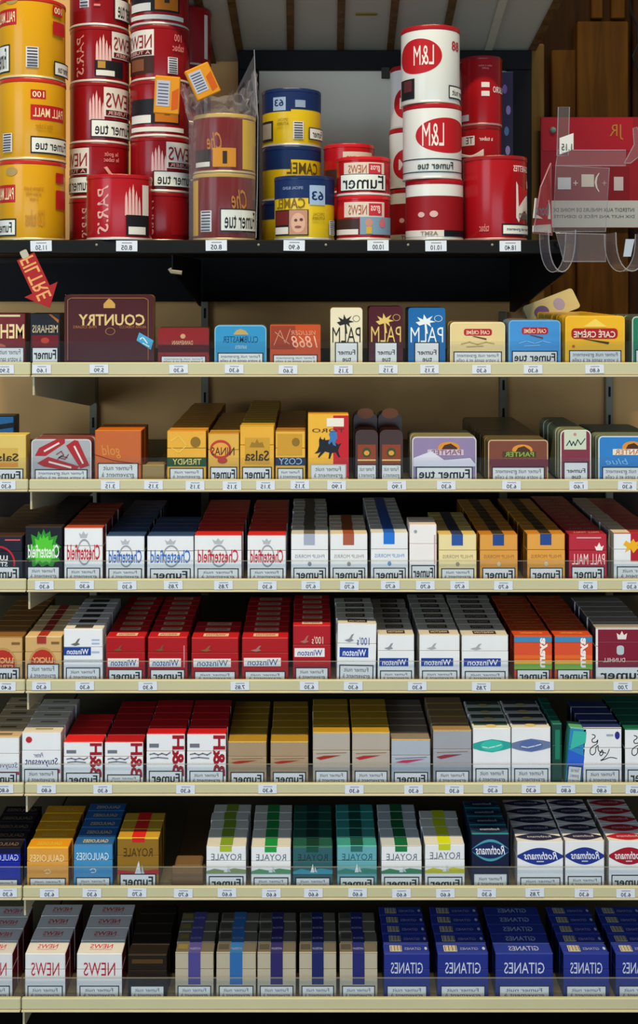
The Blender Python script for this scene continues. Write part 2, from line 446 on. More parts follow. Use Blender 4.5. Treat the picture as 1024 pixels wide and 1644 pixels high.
def warn_label(root, w, ztop, vis, kind, px, u0=.06, u1=.94, n0=0, frame='#15202a', extra=.006):
    """health warning: black framed white panel, its lower edge below the rail"""
    y = -.00012 - .00013 * n0
    z0 = ztop - vis - extra; z1 = ztop - vis + px * K
    x0 = -w / 2 + u0 * w; x1 = -w / 2 + u1 * w; f = .0014
    mb = MB(); mb.prism([(x0, z0), (x1, z0), (x1, z1), (x0, z1)], y - .0001, y, ink(frame))
    mb.prism([(x0 + f, z0 + f), (x1 - f, z0 + f), (x1 - f, z1 - f), (x0 + f, z1 - f)], y - .0002, y - .00009, ink('#dfe4ea'))
    lb = mb.build('warning_label', root); yy = y - .0003
    W = x1 - x0
    if kind == 'F': text_obj('warning_lettering', 'Fumer', '#1b1f26', lb, x0 + W * .08, x1 - W * .08, z1 - f - min(px * .82, 17) * K - .001, z1 - f - .0022, yy, bold=.02)
    elif kind == 'T': text_obj('warning_lettering', 'Fumer tue', '#1b1f26', lb, x0 + W * .05, x1 - W * .05, z1 - f - px * .85 * K, z1 - f - .002, yy, bold=.02)
    elif kind == 'FT': text_obj('warning_lettering', 'Fumer\ntue', '#1b1f26', lb, x0 + W * .12, x1 - W * .12, z1 - px * .98 * K, z1 - px * .38 * K, yy, bold=.012)
    elif kind == 's':
        n = max(2, min(3, int(px / 9)))
        s = ['Fumer nuit\ngravement à', 'Fumer nuit\ngravement à\nvotre santé et à'][n - 2]
        text_obj('warning_lettering', s, '#3a3f4a', lb, x0 + W * .1, x1 - W * .1, z1 - f - (px * .9) * K, z1 - f - .002, yy)
    elif kind == 'w':
        text_obj('warning_lettering', 'Fumer nuit gravement\nà votre santé et à celle', '#3a3f4a', lb, x0 + W * .06, x1 - W * .06, z1 - f - px * .9 * K, z1 - f - .0016, yy)
    return lb

def top_deco(mb, w, dp, z, deco):
    """flat print and painted edge highlights on the lid top: x fraction across, y fraction from the front edge back"""
    for i, q in enumerate(deco):
        zz = z + .0001 + .0001 * i
        X = lambda u: -w / 2 + u * w
        if q[0] == 'bar':
            _, c, x0, x1, y0, y1 = q
            mb.quad((X(x0), y0 * dp, zz), (X(x1), y0 * dp, zz), (X(x1), y1 * dp, zz), (X(x0), y1 * dp, zz), ink(c))
        elif q[0] == 'ell':
            _, c, x0, x1, y0, y1 = q
            pts = ell_pts(X(x0), X(x1), y0 * dp, y1 * dp, 16)
            mb.add([(a, b, zz) for a, b in pts], [tuple(range(16))], ink(c))
        elif q[0] == 'lens':
            _, c, x0, x1, y0, y1 = q
            pts = lens(x0, x1, (y0 + y1) / 2, (y1 - y0) / 2)
            mb.add([(X(a), b * dp, zz) for a, b in pts], [tuple(range(len(pts)))], ink(c))
        elif q[0] == 'text':
            _, s, c, x0, x1, y0, y1 = q
            v, f = text_raw(s, .01)
            mb.add([(X(x0) + a * (X(x1) - X(x0)), (y0 + b * (y1 - y0)) * dp, zz) for a, b in v], f, ink(c))

# ---------------------------------------------------------------- packs
QUEUE = []       # packs standing behind the front ones, placed once all files are known
NFRONT = {}
COLN = {}
LIPB = {i: RAIL[i][1] for i in RAIL}
def n_seen(row, ytop, dp, n, base):
    above = LIPB.get(row - 1, 480); k = 0
    for j in range(n):
        if VY + (ytop - VY) * D / (D + base + dp * (j + .75)) > above + 1: k = j + 1
    return max(1, k)
def cat_of(kind): return {'pack': ('cigarette_pack', 'cigarette pack'), 'tin': ('cigar_tin', 'cigar tin'), 'box': ('cigar_box', 'cigar box')}[kind]

def col(row, x0, x1, ytop, n, desc, front, top, side, L=(), deco=(), warn='s', wpx=20, dp=.022, kind='pack', base=.011, wu=(.06, .94),
        radius=0.0, border=None, yaw=0.0, jit=.4, frame='#15202a', lean=0.0, lid=True, backtops=None):
    """one file of packs standing one behind another"""
    COLN[row] = COLN.get(row, 0) + 1; ci = COLN[row]
    zs = SURF[row]; yt = RAIL[row][0]
    w = (x1 - x0) * K * (1 + base / D) - .0006; xc = PX((x0 + x1) / 2, base)
    ztop = PZ(ytop, base) - zs; vis = PZ(ytop, base) - PZ(yt, base)
    nm, cat = cat_of(kind)
    NFRONT[kind] = NFRONT.get(kind, 0) + 1
    n = n_seen(row, ytop, dp, n, base)
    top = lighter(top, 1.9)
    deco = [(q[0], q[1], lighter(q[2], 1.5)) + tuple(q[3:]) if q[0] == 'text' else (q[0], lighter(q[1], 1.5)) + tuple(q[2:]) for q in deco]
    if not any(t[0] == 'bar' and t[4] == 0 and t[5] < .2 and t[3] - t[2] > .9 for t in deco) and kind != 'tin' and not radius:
        deco = list(deco) + [('bar', lighter(top, 2.6), 0.01, .99, 0.01, .085)]  # pale front-edge bar: cellophane highlight painted onto the lid top
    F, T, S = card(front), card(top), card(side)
    place = f'{ORD[ci]} column, {ORD[row]} cream shelf'
    if n == 1: place = place.replace('column', 'along')
    grp = f'{cat}s in the {ORD[ci]} column on the {ORD[row]} cream shelf' if n > 1 else None
    if kind == 'tin':
        r = radius or .006
        def body(): return MB().prism(rrect(-w / 2, w / 2, 0, ztop, r), 0, dp - .0006, S, card(border or side))
        me = body(); top_deco(me, w, dp, ztop, deco); me = me.mesh('tin_body')
        root = link(nm, me, None, (xc, base, zs))
        b = .0016 if border else .0004
        fp = MB().prism(rrect(-w / 2 + b, w / 2 - b, b, ztop - b, max(r - b, .001)), -.0004, .0002, F).build('lid_face', root)
        holder = root; yoff = -.0004
    elif radius:
        me = MB().prism(rrect(-w / 2, w / 2, 0, ztop, radius, 4, 'cd'), 0, dp - .0006, S, F); top_deco(me, w, dp, ztop, deco)
        me = me.mesh('box_body'); root = link(nm, me, None, (xc, base, zs)); yoff = 0
    else:
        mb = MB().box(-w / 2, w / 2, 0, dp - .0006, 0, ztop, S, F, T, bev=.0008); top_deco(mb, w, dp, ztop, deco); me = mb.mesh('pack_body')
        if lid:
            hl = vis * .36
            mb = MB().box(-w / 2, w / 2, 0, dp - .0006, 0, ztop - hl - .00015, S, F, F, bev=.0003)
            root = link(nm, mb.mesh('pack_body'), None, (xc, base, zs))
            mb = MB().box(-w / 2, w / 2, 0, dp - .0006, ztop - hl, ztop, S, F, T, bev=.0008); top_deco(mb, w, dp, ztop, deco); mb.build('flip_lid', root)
        else:
            root = link(nm, me, None, (xc, base, zs))
        yoff = 0
    root.rotation_euler = (0, lean, yaw)
    if yoff:
        h = root; L2 = list(L)
        prints_off(h, w, vis, ztop, L2, yoff)
    else: prints(root, w, vis, ztop, list(L))
    if warn:
        lb = warn_label(root, w, ztop, vis, warn, wpx, wu[0], wu[1], len(L), frame)
        if yoff: lb.location.y += yoff
    tag(root, f'{desc}, ' + ('front of ' if n > 1 else '') + place, cat, grp)
    for j in range(1, n):
        yv = lambda q: VY + (ytop - VY) * D / (D + base + dp * q)
        strip = max(0, yv(j) - max(yv(j + 1), LIPB.get(row - 1, 480))) * (x1 - x0)
        QUEUE.append((kind, strip, nm, me, (xc + random.gauss(0, jit) * .0012, base + dp * j, zs), random.gauss(0, .004),
                      f'{desc}, {ORD[j+1]} back, {place}', cat, grp))
    return root
def prints_off(root, w, vis, ztop, L, off):
    before = set(root.children); prints(root, w, vis, ztop, L)
    for c in root.children:
        if c not in before: c.location.y += off

WH = '#e6eaf0'
def chester(tc): return [('ring', '#9aa0a8', .34, .22, .70, .74, .16), ('p', '#b4b8bf', [(.42, .2), (.38, .1), (.45, .14), (.5, .07), (.55, .14), (.62, .1), (.58, .2)], '_crown'), ('t', 'Chesterfield', tc, .07, .33, .93, .63, dict(bold=.012))]
# ---- third cream shelf
col(3, -26, 36, 861, 9, 'black pack with red ring and white lettering', '#191b2a', '#2c1a18', '#23222e', [('ring', '#c01830', -.1, .22, .82, 1.05, .1), ('t', 'LUCKY\nSTRIKE', '#e8e8ee', .05, .45, .62, .72, dict(bold=.03)), ('r', '#e05060', .55, .07, .95, .10)], warn='F', wpx=20)
SPL = [(.5, .04), (.56, .14), (.68, .08), (.7, .2), (.88, .16), (.82, .3), (.97, .38), (.85, .5), (.95, .66), (.8, .68), (.74, .8), (.6, .72), (.45, .78), (.36, .7), (.2, .8), (.18, .64), (.04, .62), (.14, .5), (.05, .36), (.2, .32), (.16, .14), (.32, .2), (.36, .08), (.44, .16)]
col(3, 40, 100, 846, 9, 'black pack with bright green splash', '#10121a', '#241a18', '#2b2430', [('p', '#2f8f2c', SPL, '_splash'), ('p', '#52c832', [(.5 + (u - .5) * .7, .45 + (v - .45) * .75) for u, v in SPL[::-1]], '_splash'), ('t', 'Chesterfield', '#eef2ee', .08, .34, .92, .6, dict(bold=.015))], wpx=20)
col(3, 103, 165, 847, 7, 'white pack with red gothic lettering', WH, '#8e3a22', '#6e1a20', chester('#c2182e'), wpx=18)
col(3, 170, 232, 860, 10, 'white pack with blue gothic lettering', WH, '#243a5c', '#1c2c4a', chester('#1760b8'), wpx=17)
col(3, 236, 311, 860, 5, 'wide white pack with blue gothic lettering', WH, '#22385a', '#1c2c4a', chester('#2a70c4'), warn='F', wpx=17)
col(3, 312, 388, 859, 10, 'wide white pack with red gothic lettering', WH, '#a8201e', '#7a161c', chester('#c2182e'), wpx=17)
col(3, 397, 459, 859, 10, 'white pack with crimson gothic lettering', WH, '#a8201e', '#7a161c', chester('#b8142c'), wpx=17)
def pm(c, tc, emb=None): return [('r', c, .34, 0, .64, .25, '_stripe'), ('t', 'PHILIP MORRIS', tc, .1, .46, .9, .54), ('e', emb or tc, .45, .62, .55, .72)]
def pmtop(c): return [('bar', '#f4f1e4', 0, 1, 0, .06), ('bar', c, .34, .64, 0, 1)]
col(3, 467, 527, 857, 10, 'white pack with grey top stripe', WH, '#a4a39c', '#9a9a9c', pm('#a2acc4', '#8e949e'), pmtop('#5d574c'), 'F', 18)
col(3, 530, 590, 857, 5, 'white pack with brown top stripe', WH, '#b2a894', '#9a9690', pm('#a8583e', '#a09a98'), pmtop('#8a4424'), 'F', 18)
col(3, 595, 655, 855, 10, 'white pack with blue top stripe', WH, '#aeb0ac', '#9a9a9c', pm('#1e74d8', '#6e9cd0'), pmtop('#1f55ac'), 'F', 18)
col(3, 657, 701, 842, 2, 'slim plain white pack with pink side print', '#ece9ea', '#b6a49c', '#d8ccd0', [('l', '#c6a2ac', [[(.93, .2), (.93, .72)]], .05), ('e', '#9aa0a8', .16, .1, .28, .16)], warn='F', wpx=22)
col(3, 704, 765, 858, 6, 'cream pack with navy top stripe', '#e8d9a2', '#b09a54', '#9c8448', pm('#2a52a0', '#a39a7c'), pmtop('#2c3350'), 's', 17)
col(3, 770, 831, 858, 10, 'orange gold pack with navy top stripe', '#dd9c3c', '#9c641c', '#8a5a1c', pm('#24468e', '#a8763c', '#d8ccb0'), [('bar', '#33291f', .34, .64, 0, 1), ('bar', '#d79a3a', 0, 1, 0, .05)], 'F', 18)
col(3, 846, 907, 857, 10, 'amber pack with dark blue top stripe', '#e0a040', '#a06a1c', '#8a5a1c', pm('#24468e', '#a8763c', '#d8ccb0'), [('bar', '#33291f', .34, .64, 0, 1), ('bar', '#d79a3a', 0, 1, 0, .05)], 'F', 18)
col(3, 913, 974, 858, 11, 'crimson pack with white lettering', '#b5182f', '#7e1424', '#6b1222', [('t', 'PALL MALL', '#f0e6e6', .08, .44, .95, .68, dict(bold=-.005)), ('p', '#f4eaea', [(.72, .36), (.68, .26), (.74, .28), (.8, .18), (.85, .28), (.92, .25), (.88, .36)], '_crest'), ('r', '#e0a0a8', .2, .06, .85, .09)], [('text', 'PALL MALL', '#c08a80', .15, .85, .35, .7)], 'F', 20)
col(3, 985, 1060, 856, 10, 'white and red pack with yellow flower', WH, '#7c2028', '#a8a29a', [('r', '#b3182c', .36, 0, 1, .62), ('p', '#f0b21c', [(.2, .25), (.26, .16), (.34, .22), (.42, .12), (.46, .2), (.6, .16), (.5, .27), (.72, .34), (.5, .34), (.42, .44), (.36, .34), (.24, .42), (.28, .3)], '_flower')], [('bar', '#bdb49c', 0, .36, 0, 1)], 's', 20)

# ---- fourth cream shelf
def lucky(): return [('ring', '#b98e50', .10, .25, .86, 1.02, .1), ('e', '#b22c1e', .15, .3, .81, .97), ('t', 'LUCKY\nSTRIKE', '#e0b070', .2, .48, .77, .78, dict(bold=.03)), ('r', '#7a5a30', .72, .12, .94, .17)]
col(4, -26, 36, 1023, 9, 'tan pack with red roundel and big warning', '#c8a268', '#6e4c26', '#8a6a3c', lucky(), warn='F', wpx=20)
col(4, 40, 99, 1022, 6, 'tan pack with red stripe and roundel', '#cda66c', '#b2966a', '#9a7a4c', lucky() + [('r', '#a03020', .33, 0, .58, .16, '_stripe')], [('bar', '#98281c', .33, .6, 0, 1)], 's', 26)
def winston(bandc, tc, mark, s100=False, bx=(.04, .84), by=(.44, .66)):
    L = [('r', bandc, bx[0], by[0], bx[1], by[1], '_name_band'), ('t', 'Winston', tc, bx[0] + .08, by[0] + .03, bx[1] - .06, by[1] - .02, dict(bold=.015)),
         ('p', mark, [(.18, .3), (.3, .27), (.36, .2), (.42, .18), (.36, .27), (.42, .3), (.3, .33)], '_eagle')]
    if s100: L.append(('t', "100's", tc if tc != '#1d4f9a' else '#e8d8c8', .5, .2, .8, .34))
    return L
WT = [('bar', '#f2efe6', 0, 1, 0, .1), ('bar', '#3a2c2a', .26, .76, .22, .78)]
WTT = WT + [('text', 'WINSTON', '#c8b8a0', .3, .72, .35, .65)]
RT = [('bar', '#c9a78c', .24, .78, .25, .75), ('text', 'WINSTON', '#7a1a1c', .3, .72, .36, .66)]
col(4, 102, 165, 1010, 6, 'white pack with blue name band and grey side', WH, '#b8b8b0', '#c2ccd6', winston('#1c3f92', '#e8eefa', '#6a6a5a', by=(.36, .52), bx=(0, .7)) + [('r', '#9ab2d8', .72, .2, .92, .22), ('r', '#9ab2d8', .72, .27, .92, .29), ('r', '#9ab2d8', .72, .44, .92, .46), ('r', '#b9c4d0', 0, .6, 1, .63)], [('bar', '#3a3834', .26, .72, .2, .75)], 's', 20)
RED = '#a80a14'
col(4, 170, 233, 1023, 10, 'red pack with white name band and shallow eagle', RED, '#9a1018', '#7c0c16', winston('#e8e4e6', '#2c5a9c', '#7c4a30', by=(.5, .7)), RT, 'F', 17)
col(4, 237, 301, 1023, 10, 'red pack with white name band', RED, '#9a1018', '#7c0c16', winston('#e8e4e6', '#2c5a9c', '#7c4a30', by=(.5, .7)) + [('l', '#d8808a', [[(.92, .2), (.92, .7)]], .03)], RT, 'F', 17)
col(4, 307, 383, 1024, 3, 'wide red pack with white name band', '#aa0c14', '#9a1018', '#7c0c16', winston('#e8e4e6', '#3a7a98', '#8c5a30', by=(.5, .7)), RT, 's', 14)
col(4, 388, 463, 1024, 10, 'wide red pack with white name band, full file', '#aa0c14', '#9a1018', '#7c0c16', winston('#e8e4e6', '#3a6aa0', '#9c7a70', by=(.48, .68)), RT, 's', 14)
col(4, 470, 531, 1004, 8, 'tall red pack with white name band', '#aa0c1c', '#a01018', '#7c0c16', winston('#e8e4e6', '#1d4f9a', '#a86a60', True, by=(.42, .58)), RT, 's', 20)
col(4, 540, 603, 1001, 9, 'tall white pack with blue name band', WH, '#aaa79c', '#b8b4ac', winston('#1c3f9c', '#e8eefa', '#8a9098', False, by=(.43, .6), bx=(.06, .8)) + [('t', "100's", '#3a5aa8', .5, .24, .82, .38)], WTT, 's', 24, lean=.02)
col(4, 606, 665, 1019, 7, 'white pack with blue name band', WH, '#a6a298', '#b8b4ac', winston('#1c3f9c', '#e8eefa', '#8a9098', by=(.52, .7)), WTT, 's', 15)
col(4, 673, 738, 1019, 10, 'white pack with blue name band and pale eagle', WH, '#a6a298', '#b8b4ac', winston('#1c3f9c', '#e8eefa', '#a8acb0', by=(.52, .7)), WTT, 's', 15)
col(4, 741, 816, 1020, 10, 'wide white pack with blue name band', WH, '#a6a298', '#b8b4ac', winston('#2040a8', '#e8eefa', '#a8acb0', by=(.52, .7)), WTT, 's', 14)
def ayam(): return [('r', '#3f86b8', 0, .02, 1, .14), ('r', '#d8502a', 0, .16, 1, .62), ('r', '#e06a28', 0, .44, 1, .52), ('r', '#d8a83a', 0, .55, 1, .64), ('r', '#7cb04a', 0, .64, 1, .76), ('t', 'ayam', '#f2f0ee', .68, .04, .88, .72, dict(rot=-90, bold=.04))]
AT = [('bar', '#e06a2a', 0, 1, 0, .08), ('text', 'AUTHENTIC', '#d89a5a', .2, .8, .4, .65)]
col(4, 825, 886, 1021, 10, 'rainbow striped pack with white vertical lettering', '#cc4526', '#a03a1a', '#7c2c18', ayam(), AT, 'F', 17)
col(4, 890, 951, 1021, 8, 'rainbow striped pack with vertical lettering, nearer wall', '#cc4526', '#a03a1a', '#7c2c18', ayam(), AT, 'F', 17)
col(4, 956, 1040, 1008, 9, 'wide burgundy pack with white border and crest', '#e8e4e6', '#77746c', '#34333a', [('r', '#7e1530', .04, .03, 1, .77, '_panel'), ('p', '#e8dcdc', [(.42, .22), (.4, .1), (.46, .14), (.5, .06), (.54, .14), (.6, .1), (.58, .22)], '_crest'), ('rr', '#b4c4cc', .4, .34, .54, .52), ('t', 'DUNHILL', '#e6d4d8', .14, .58, .56, .66), ('r', '#a04860', .04, .27, 1, .28)], [('bar', '#d8d6cc', 0, 1, 0, .1)], 'F', 20, wu=(0, 1), frame='#d8dce2')

# ---- fifth cream shelf
def stuy(): return [('t', 'Stuyvesant', '#26357c', .08, .5, .92, .68, dict(bold=.01)), ('t', 'Peter', '#4a5480', .3, .4, .55, .49, dict(shear=.3)), ('r', '#b41c40', .5, .73, .98, .8), ('e', '#b8262c', .1, .08, .26, .2)]
col(5, -28, 31, 1184, 9, 'white pack with red line, cut by edge', WH, '#a08c6c', '#b0a89c', [('t', 'Stuyvesant', '#46528c', .1, .55, .95, .7), ('r', '#b41c40', .2, .75, 1, .82)], [('bar', '#e8d8b8', 0, 1, 0, .1), ('bar', '#6c5a48', .3, .75, .35, .6)], 'F', 18)
col(5, 35, 98, 1176, 8, 'tall white pack with blue lettering', WH, '#b0ab9f', '#c4c0c8', stuy(), [('bar', '#efe2c6', 0, 1, 0, .15), ('bar', '#8a8272', .3, .75, .4, .6)], 's', 23)
def bh(): return [('r', '#6f7480', .07, .2, .32, .28, '_badge'), ('l', '#7a8090', [[(.08, .42), (.2, .4), (.3, .43), (.4, .4), (.52, .43), (.62, .38)], [(.1, .5), (.3, .48), (.56, .5)]], .035), ('t', 'B&H', '#9c1226', .67, .03, .98, .86, dict(rot=90, bold=.03))]
col(5, 102, 165, 1191, 4, 'white pack with red ampersand letters and red top', WH, '#b41a1c', '#8a1018', bh(), (), 'F', 17)
col(5, 168, 230, 1191, 11, 'white pack with tall red letters', WH, '#8c0f16', '#7a0e14', bh(), (), 's', 14)
col(5, 235, 297, 1178, 11, 'tall white pack with red letters', WH, '#9c1016', '#7a0e14', bh(), (), 'F', 20)
col(5, 300, 363, 1178, 11, 'tall white pack with red letters by gold packs', WH, '#9c1016', '#7a0e14', bh(), (), 's', 20)
def gold(c='#a02a1c'): return [('l', '#86684a', [[(.1, .42), (.9, .4)]], .018), ('p', c, [(.08, .5), (.3, .46), (.75, .45), (.4, .51), (.2, .54)], '_swoosh')]
GTP = [('bar', '#d8ae48', 0, 1, 0, .07)]
col(5, 366, 428, 1191, 10, 'bronze pack with gold top', '#a58f74', '#8a6a1e', '#7c6020', gold(), GTP, 'F', 18)
col(5, 434, 495, 1191, 10, 'bronze pack with gold top and red swoosh', '#a58f74', '#8a6a1e', '#7c6020', gold(), GTP, 'F', 18)
col(5, 502, 562, 1176, 10, 'tall champagne pack with gold top', '#b2aaa0', '#94741f', '#8a6c22', gold(), GTP, 's', 20)
col(5, 565, 626, 1176, 10, 'tall champagne pack with gold top and swoosh', '#b2a89c', '#94741f', '#8a6c22', gold('#b02a2c'), GTP, 's', 20)
col(5, 628, 691, 1188, 10, 'silver blue pack with red swoosh', '#a9b3c2', '#6c645a', '#70685e', [('l', '#6a6a94', [[(.1, .44), (.9, .4)]], .02), ('p', '#b83060', [(.1, .52), (.3, .47), (.85, .44), (.4, .53)], '_swoosh')], [('bar', '#c8b078', 0, 1, 0, .1)], 'F', 18)
col(5, 695, 757, 1173, 10, 'tall grey pack with brown top', '#9da1ac', '#7c6646', '#7a6a54', gold('#8c3040'), [('bar', '#b89a5c', 0, 1, 0, .1)], 's', 20)
def wave(c1, c2): return [('p', c1, [(0, .28), (.2, .24), (.5, .2), (.8, .23), (1, .26), (1, .36), (.8, .4), (.5, .44), (.2, .41), (0, .37)], '_wave_band'), ('e', c2, .2, .22, .8, .42), ('l', '#e8f0f0', [[(.25, .34), (.4, .36), (.6, .33), (.75, .3)]], .02)]
WVT = lambda c: [('bar', '#eae6d6', 0, 1, 0, .16), ('bar', c, .05, .95, .4, .95), ('ell', '#bfae74', .35, .65, .1, .5)]
col(5, 759, 820, 1169, 9, 'white pack with teal wave band', WH, '#aeb2a8', '#b2b6b4', wave('#2aa49c', '#35beb0'), WVT('#3c5048'), 's', 24)
col(5, 821, 884, 1168, 11, 'white pack with slate blue wave band', WH, '#a8a8a8', '#b2b6b4', wave('#6a7aa0', '#566aa8'), WVT('#3a3c44'), 's', 24)
col(5, 886, 902, 1162, 11, 'narrow dark green pack', '#12453c', '#0f4a40', '#0e3a34', [('r', '#1d7a60', .3, .1, .8, .6)], (), None)
col(5, 907, 934, 1169, 1, 'slim iridescent blue green pack leaning', '#2f86c0', '#4a8a6a', '#3a9a8a', [('p', '#2a5fd0', [(0, .4), (1, .5), (1, .78), (0, .78)], '_sheen'), ('p', '#3ab8a8', [(.2, .05), (1, .05), (1, .25), (.1, .4)], '_sheen')], (), 's', 28, lean=.09)
def smooth(pts, k=4):
    out = []
    for i in range(len(pts) - 1):
        p0, p1, p2, p3 = pts[max(i - 1, 0)], pts[i], pts[i + 1], pts[min(i + 2, len(pts) - 1)]
        for j in range(k):
            t = j / k
            out.append(tuple(.5 * (2 * b + (c - a) * t + (2 * a - 5 * b + 4 * c - d) * t * t + (3 * b - a - 3 * c + d) * t ** 3) for a, b, c, d in zip(p0, p1, p2, p3)))
    return out + [pts[-1]]
VQ = lambda L: smooth([((x - 165) / 275, (y - 300) / 390) for x, y in L])
SCRIPT = [VQ([(228, 345), (248, 352), (246, 368), (228, 380), (232, 400), (258, 398), (268, 384), (262, 410), (240, 425), (216, 446), (214, 478), (232, 490), (252, 470), (254, 440), (270, 424), (272, 455), (288, 470), (300, 455), (306, 478), (292, 496), (282, 482), (296, 470), (326, 478)]), VQ([(352, 450), (336, 486), (310, 516), (290, 530), (318, 522), (360, 508), (406, 516)])]
def vogue(dot): return [('l', '#2a2c34', SCRIPT, .022), ('e', dot, .82, .06, .95, .2), ('r', '#9ca4b4', .6, .11, .78, .14)]
col(5, 936, 998, 1169, 11, 'white pack with black script and blue dot', WH, '#1f2a58', '#2c3a4a', vogue('#2a2c8c'), [('bar', '#b8c0d0', 0, 1, 0, .12)], 's', 22)
col(5, 1003, 1066, 1171, 11, 'white pack with black script and green top', WH, '#0f4a3c', '#14382e', vogue('#1c6a4c'), [('bar', '#3a7a66', .1, .5, 0, .1)], 'F', 22)

# ---- sixth cream shelf
col(6, -30, 33, 1362, 8, 'navy pack with royal blue front, cut by edge', '#1426a0', '#0f0d14', '#0b0d22', [('r', '#0a0d3c', 0, 0, 1, .14), ('t', 'GAULOISES', '#c8d0f0', .1, .16, .95, .32)], [('text', 'GAULOISES', '#6a5a4a', .1, .9, .3, .65)], 's', 12)
def gaul(tc): return [('t', 'GAULOISES', tc, .07, .18, .9, .36), ('l', tc, [[(.42, .6), (.5, .56), (.58, .6), (.55, .66), (.45, .66)]], .02)]
col(6, 43, 110, 1361, 8, 'orange pack with pale lettering', '#dc9c42', '#c87a12', '#a8640e', gaul('#f6dca8'), [('text', 'GAULOISES', '#e8a848', .2, .8, .3, .65)], 's', 14)
col(6, 118, 181, 1357, 8, 'sky blue pack with white lettering', '#3f8cc0', '#1c4c80', '#1a4a7c', gaul('#dce8f0'), [('text', 'GAULOISES', '#c8b070', .2, .85, .3, .65)], 's', 15)
def royale(stripe, base, tc='#5a6478'):
    return [('r', stripe, .34, 0, .64, .13, '_stripe'), ('t', 'ROYALE', tc, .12, .18, .88, .34, dict(bold=-.004)), ('p', base, [(0, .62), (.2, .55), (.45, .6), (.7, .54), (1, .58), (1, .68), (0, .68)], '_hills'), ('p', '#e8eef2', [(.44, .64), (.5, .42), (.54, .64)], '_sail'), ('p', '#c8d2da', [(.54, .62), (.55, .48), (.62, .64)], '_sail')]
def RTP(c, fr='#f3e7c0'): return [('bar', c, .34, .66, 0, 1), ('bar', fr, 0, .34, 0, .05), ('bar', fr, .66, 1, 0, .05)]
col(6, 188, 255, 1346, 3, 'gold brown pack with red stripe and sailboat', '#8e6a22', '#a07a24', '#6a4c16', [('r', '#c8201c', .36, 0, .66, .08, '_stripe'), ('t', 'ROYALE', '#4a3410', .15, .2, .85, .38), ('p', '#b81c28', [(0, .66), (.4, .7), (1, .64), (1, .74), (.4, .78), (0, .74)], '_red_band'), ('p', '#d8dce0', [(.42, .74), (.52, .46), (.58, .74)], '_sail'), ('p', '#b8c0c8', [(.58, .72), (.6, .54), (.66, .74)], '_sail')], [('bar', '#c01c1c', .34, .66, 0, 1), ('bar', '#d8b048', 0, .34, 0, .1)], 'F', 21)
WS = '#a9aaa4'
col(6, 331, 395, 1359, 8, 'white pack with olive green top stripe', WH, WS, '#a0a4a8', royale('#a8b82c', '#8a9a6a'), RTP('#6f8a24'), 'F', 17)
col(6, 403, 467, 1360, 9, 'white pack with bright green top stripe', WH, WS, '#a0a4a8', royale('#1c9a44', '#5a9a6c'), RTP('#12803a'), 's', 15)
col(6, 470, 534, 1360, 9, 'dark green pack with wave and sail', '#2d5e66', '#12443a', '#0e332e', royale('#14483c', '#3a9ab0', '#1a3a44'), RTP('#0c3028', '#4a7048'), 's', 15)
col(6, 541, 605, 1359, 9, 'teal pack with dark green stripe', '#64a8b4', '#2f7a78', '#1e5450', royale('#2a6a6a', '#3a8a78', '#2a5a70'), RTP('#124840', '#9ab890'), 'F', 16)
col(6, 612, 677, 1359, 9, 'white pack with deep green top stripe', WH, '#9aa2a8', '#a0a4a8', royale('#0e7a44', '#3a8a60'), RTP('#0a5c34'), 'F', 16)
col(6, 682, 746, 1356, 4, 'white pack with lime yellow top stripe', WH, '#b0b2b0', '#a8acb0', royale('#c2cc1a', '#c8c428'), RTP('#bcc81a'), 'F', 16)
def lens(x0, x1, yc, h, n=14): return [(x0 + (x1 - x0) * k / n, yc - h * (.12 + .88 * math.sin(math.pi * k / n))) for k in range(n + 1)] + [(x1 - (x1 - x0) * k / n, yc + h * (.12 + .88 * math.sin(math.pi * k / n))) for k in range(n + 1)]
def roth(c, yc=.33, h=.19): return [('p', c, lens(0, 1, yc, h), '_oval_band'), ('t', 'Rothmans', '#e8ecf6', .14, yc - .1, .88, yc + .07, dict(shear=.35, bold=.01)), ('r', '#b8c0d4', .42, yc + .1, .58, yc + .125)]
def ROT(c, e='#efe6cc'): return [('bar', e, 0, 1, 0, .1), ('lens', c, 0, 1, .1, .9), ('text', 'Rothmans', '#a8a8b0', .25, .78, .42, .66)]
col(6, 757, 817, 1339, 8, 'dark navy pack with glowing teal oval', '#0c1a3c', '#123c50', '#0a1830', [('p', '#4a9ab4', lens(0, 1, .31, .21), '_glow_band'), ('p', '#13285a', lens(0, 1, .31, .16), '_oval_band'), ('t', 'Rothmans', '#e8ecf6', .1, .22, .9, .39, dict(shear=.35, bold=.01))], [('bar', '#2a8a94', 0, 1, 0, .12), ('lens', '#10203c', 0, 1, .1, .92), ('text', 'Rothmans', '#9aa8b0', .25, .78, .42, .66)], 's', 20, frame='#c8d0d8')
col(6, 830, 904, 1351, 9, 'wide white pack with blue oval band', WH, '#b8b8b4', '#b4b4b8', roth('#1f348c'), ROT('#232548'), 's', 15)
col(6, 907, 970, 1350, 9, 'white pack with blue oval band', WH, '#b8b8b4', '#b4b4b8', roth('#1f348c'), ROT('#262442'), 's', 17)
col(6, 977, 1042, 1350, 9, 'white pack with red oval band', WH, '#b8b8b4', '#b4b0a8', roth('#a0142c'), ROT('#a01c2c'), 'F', 19)

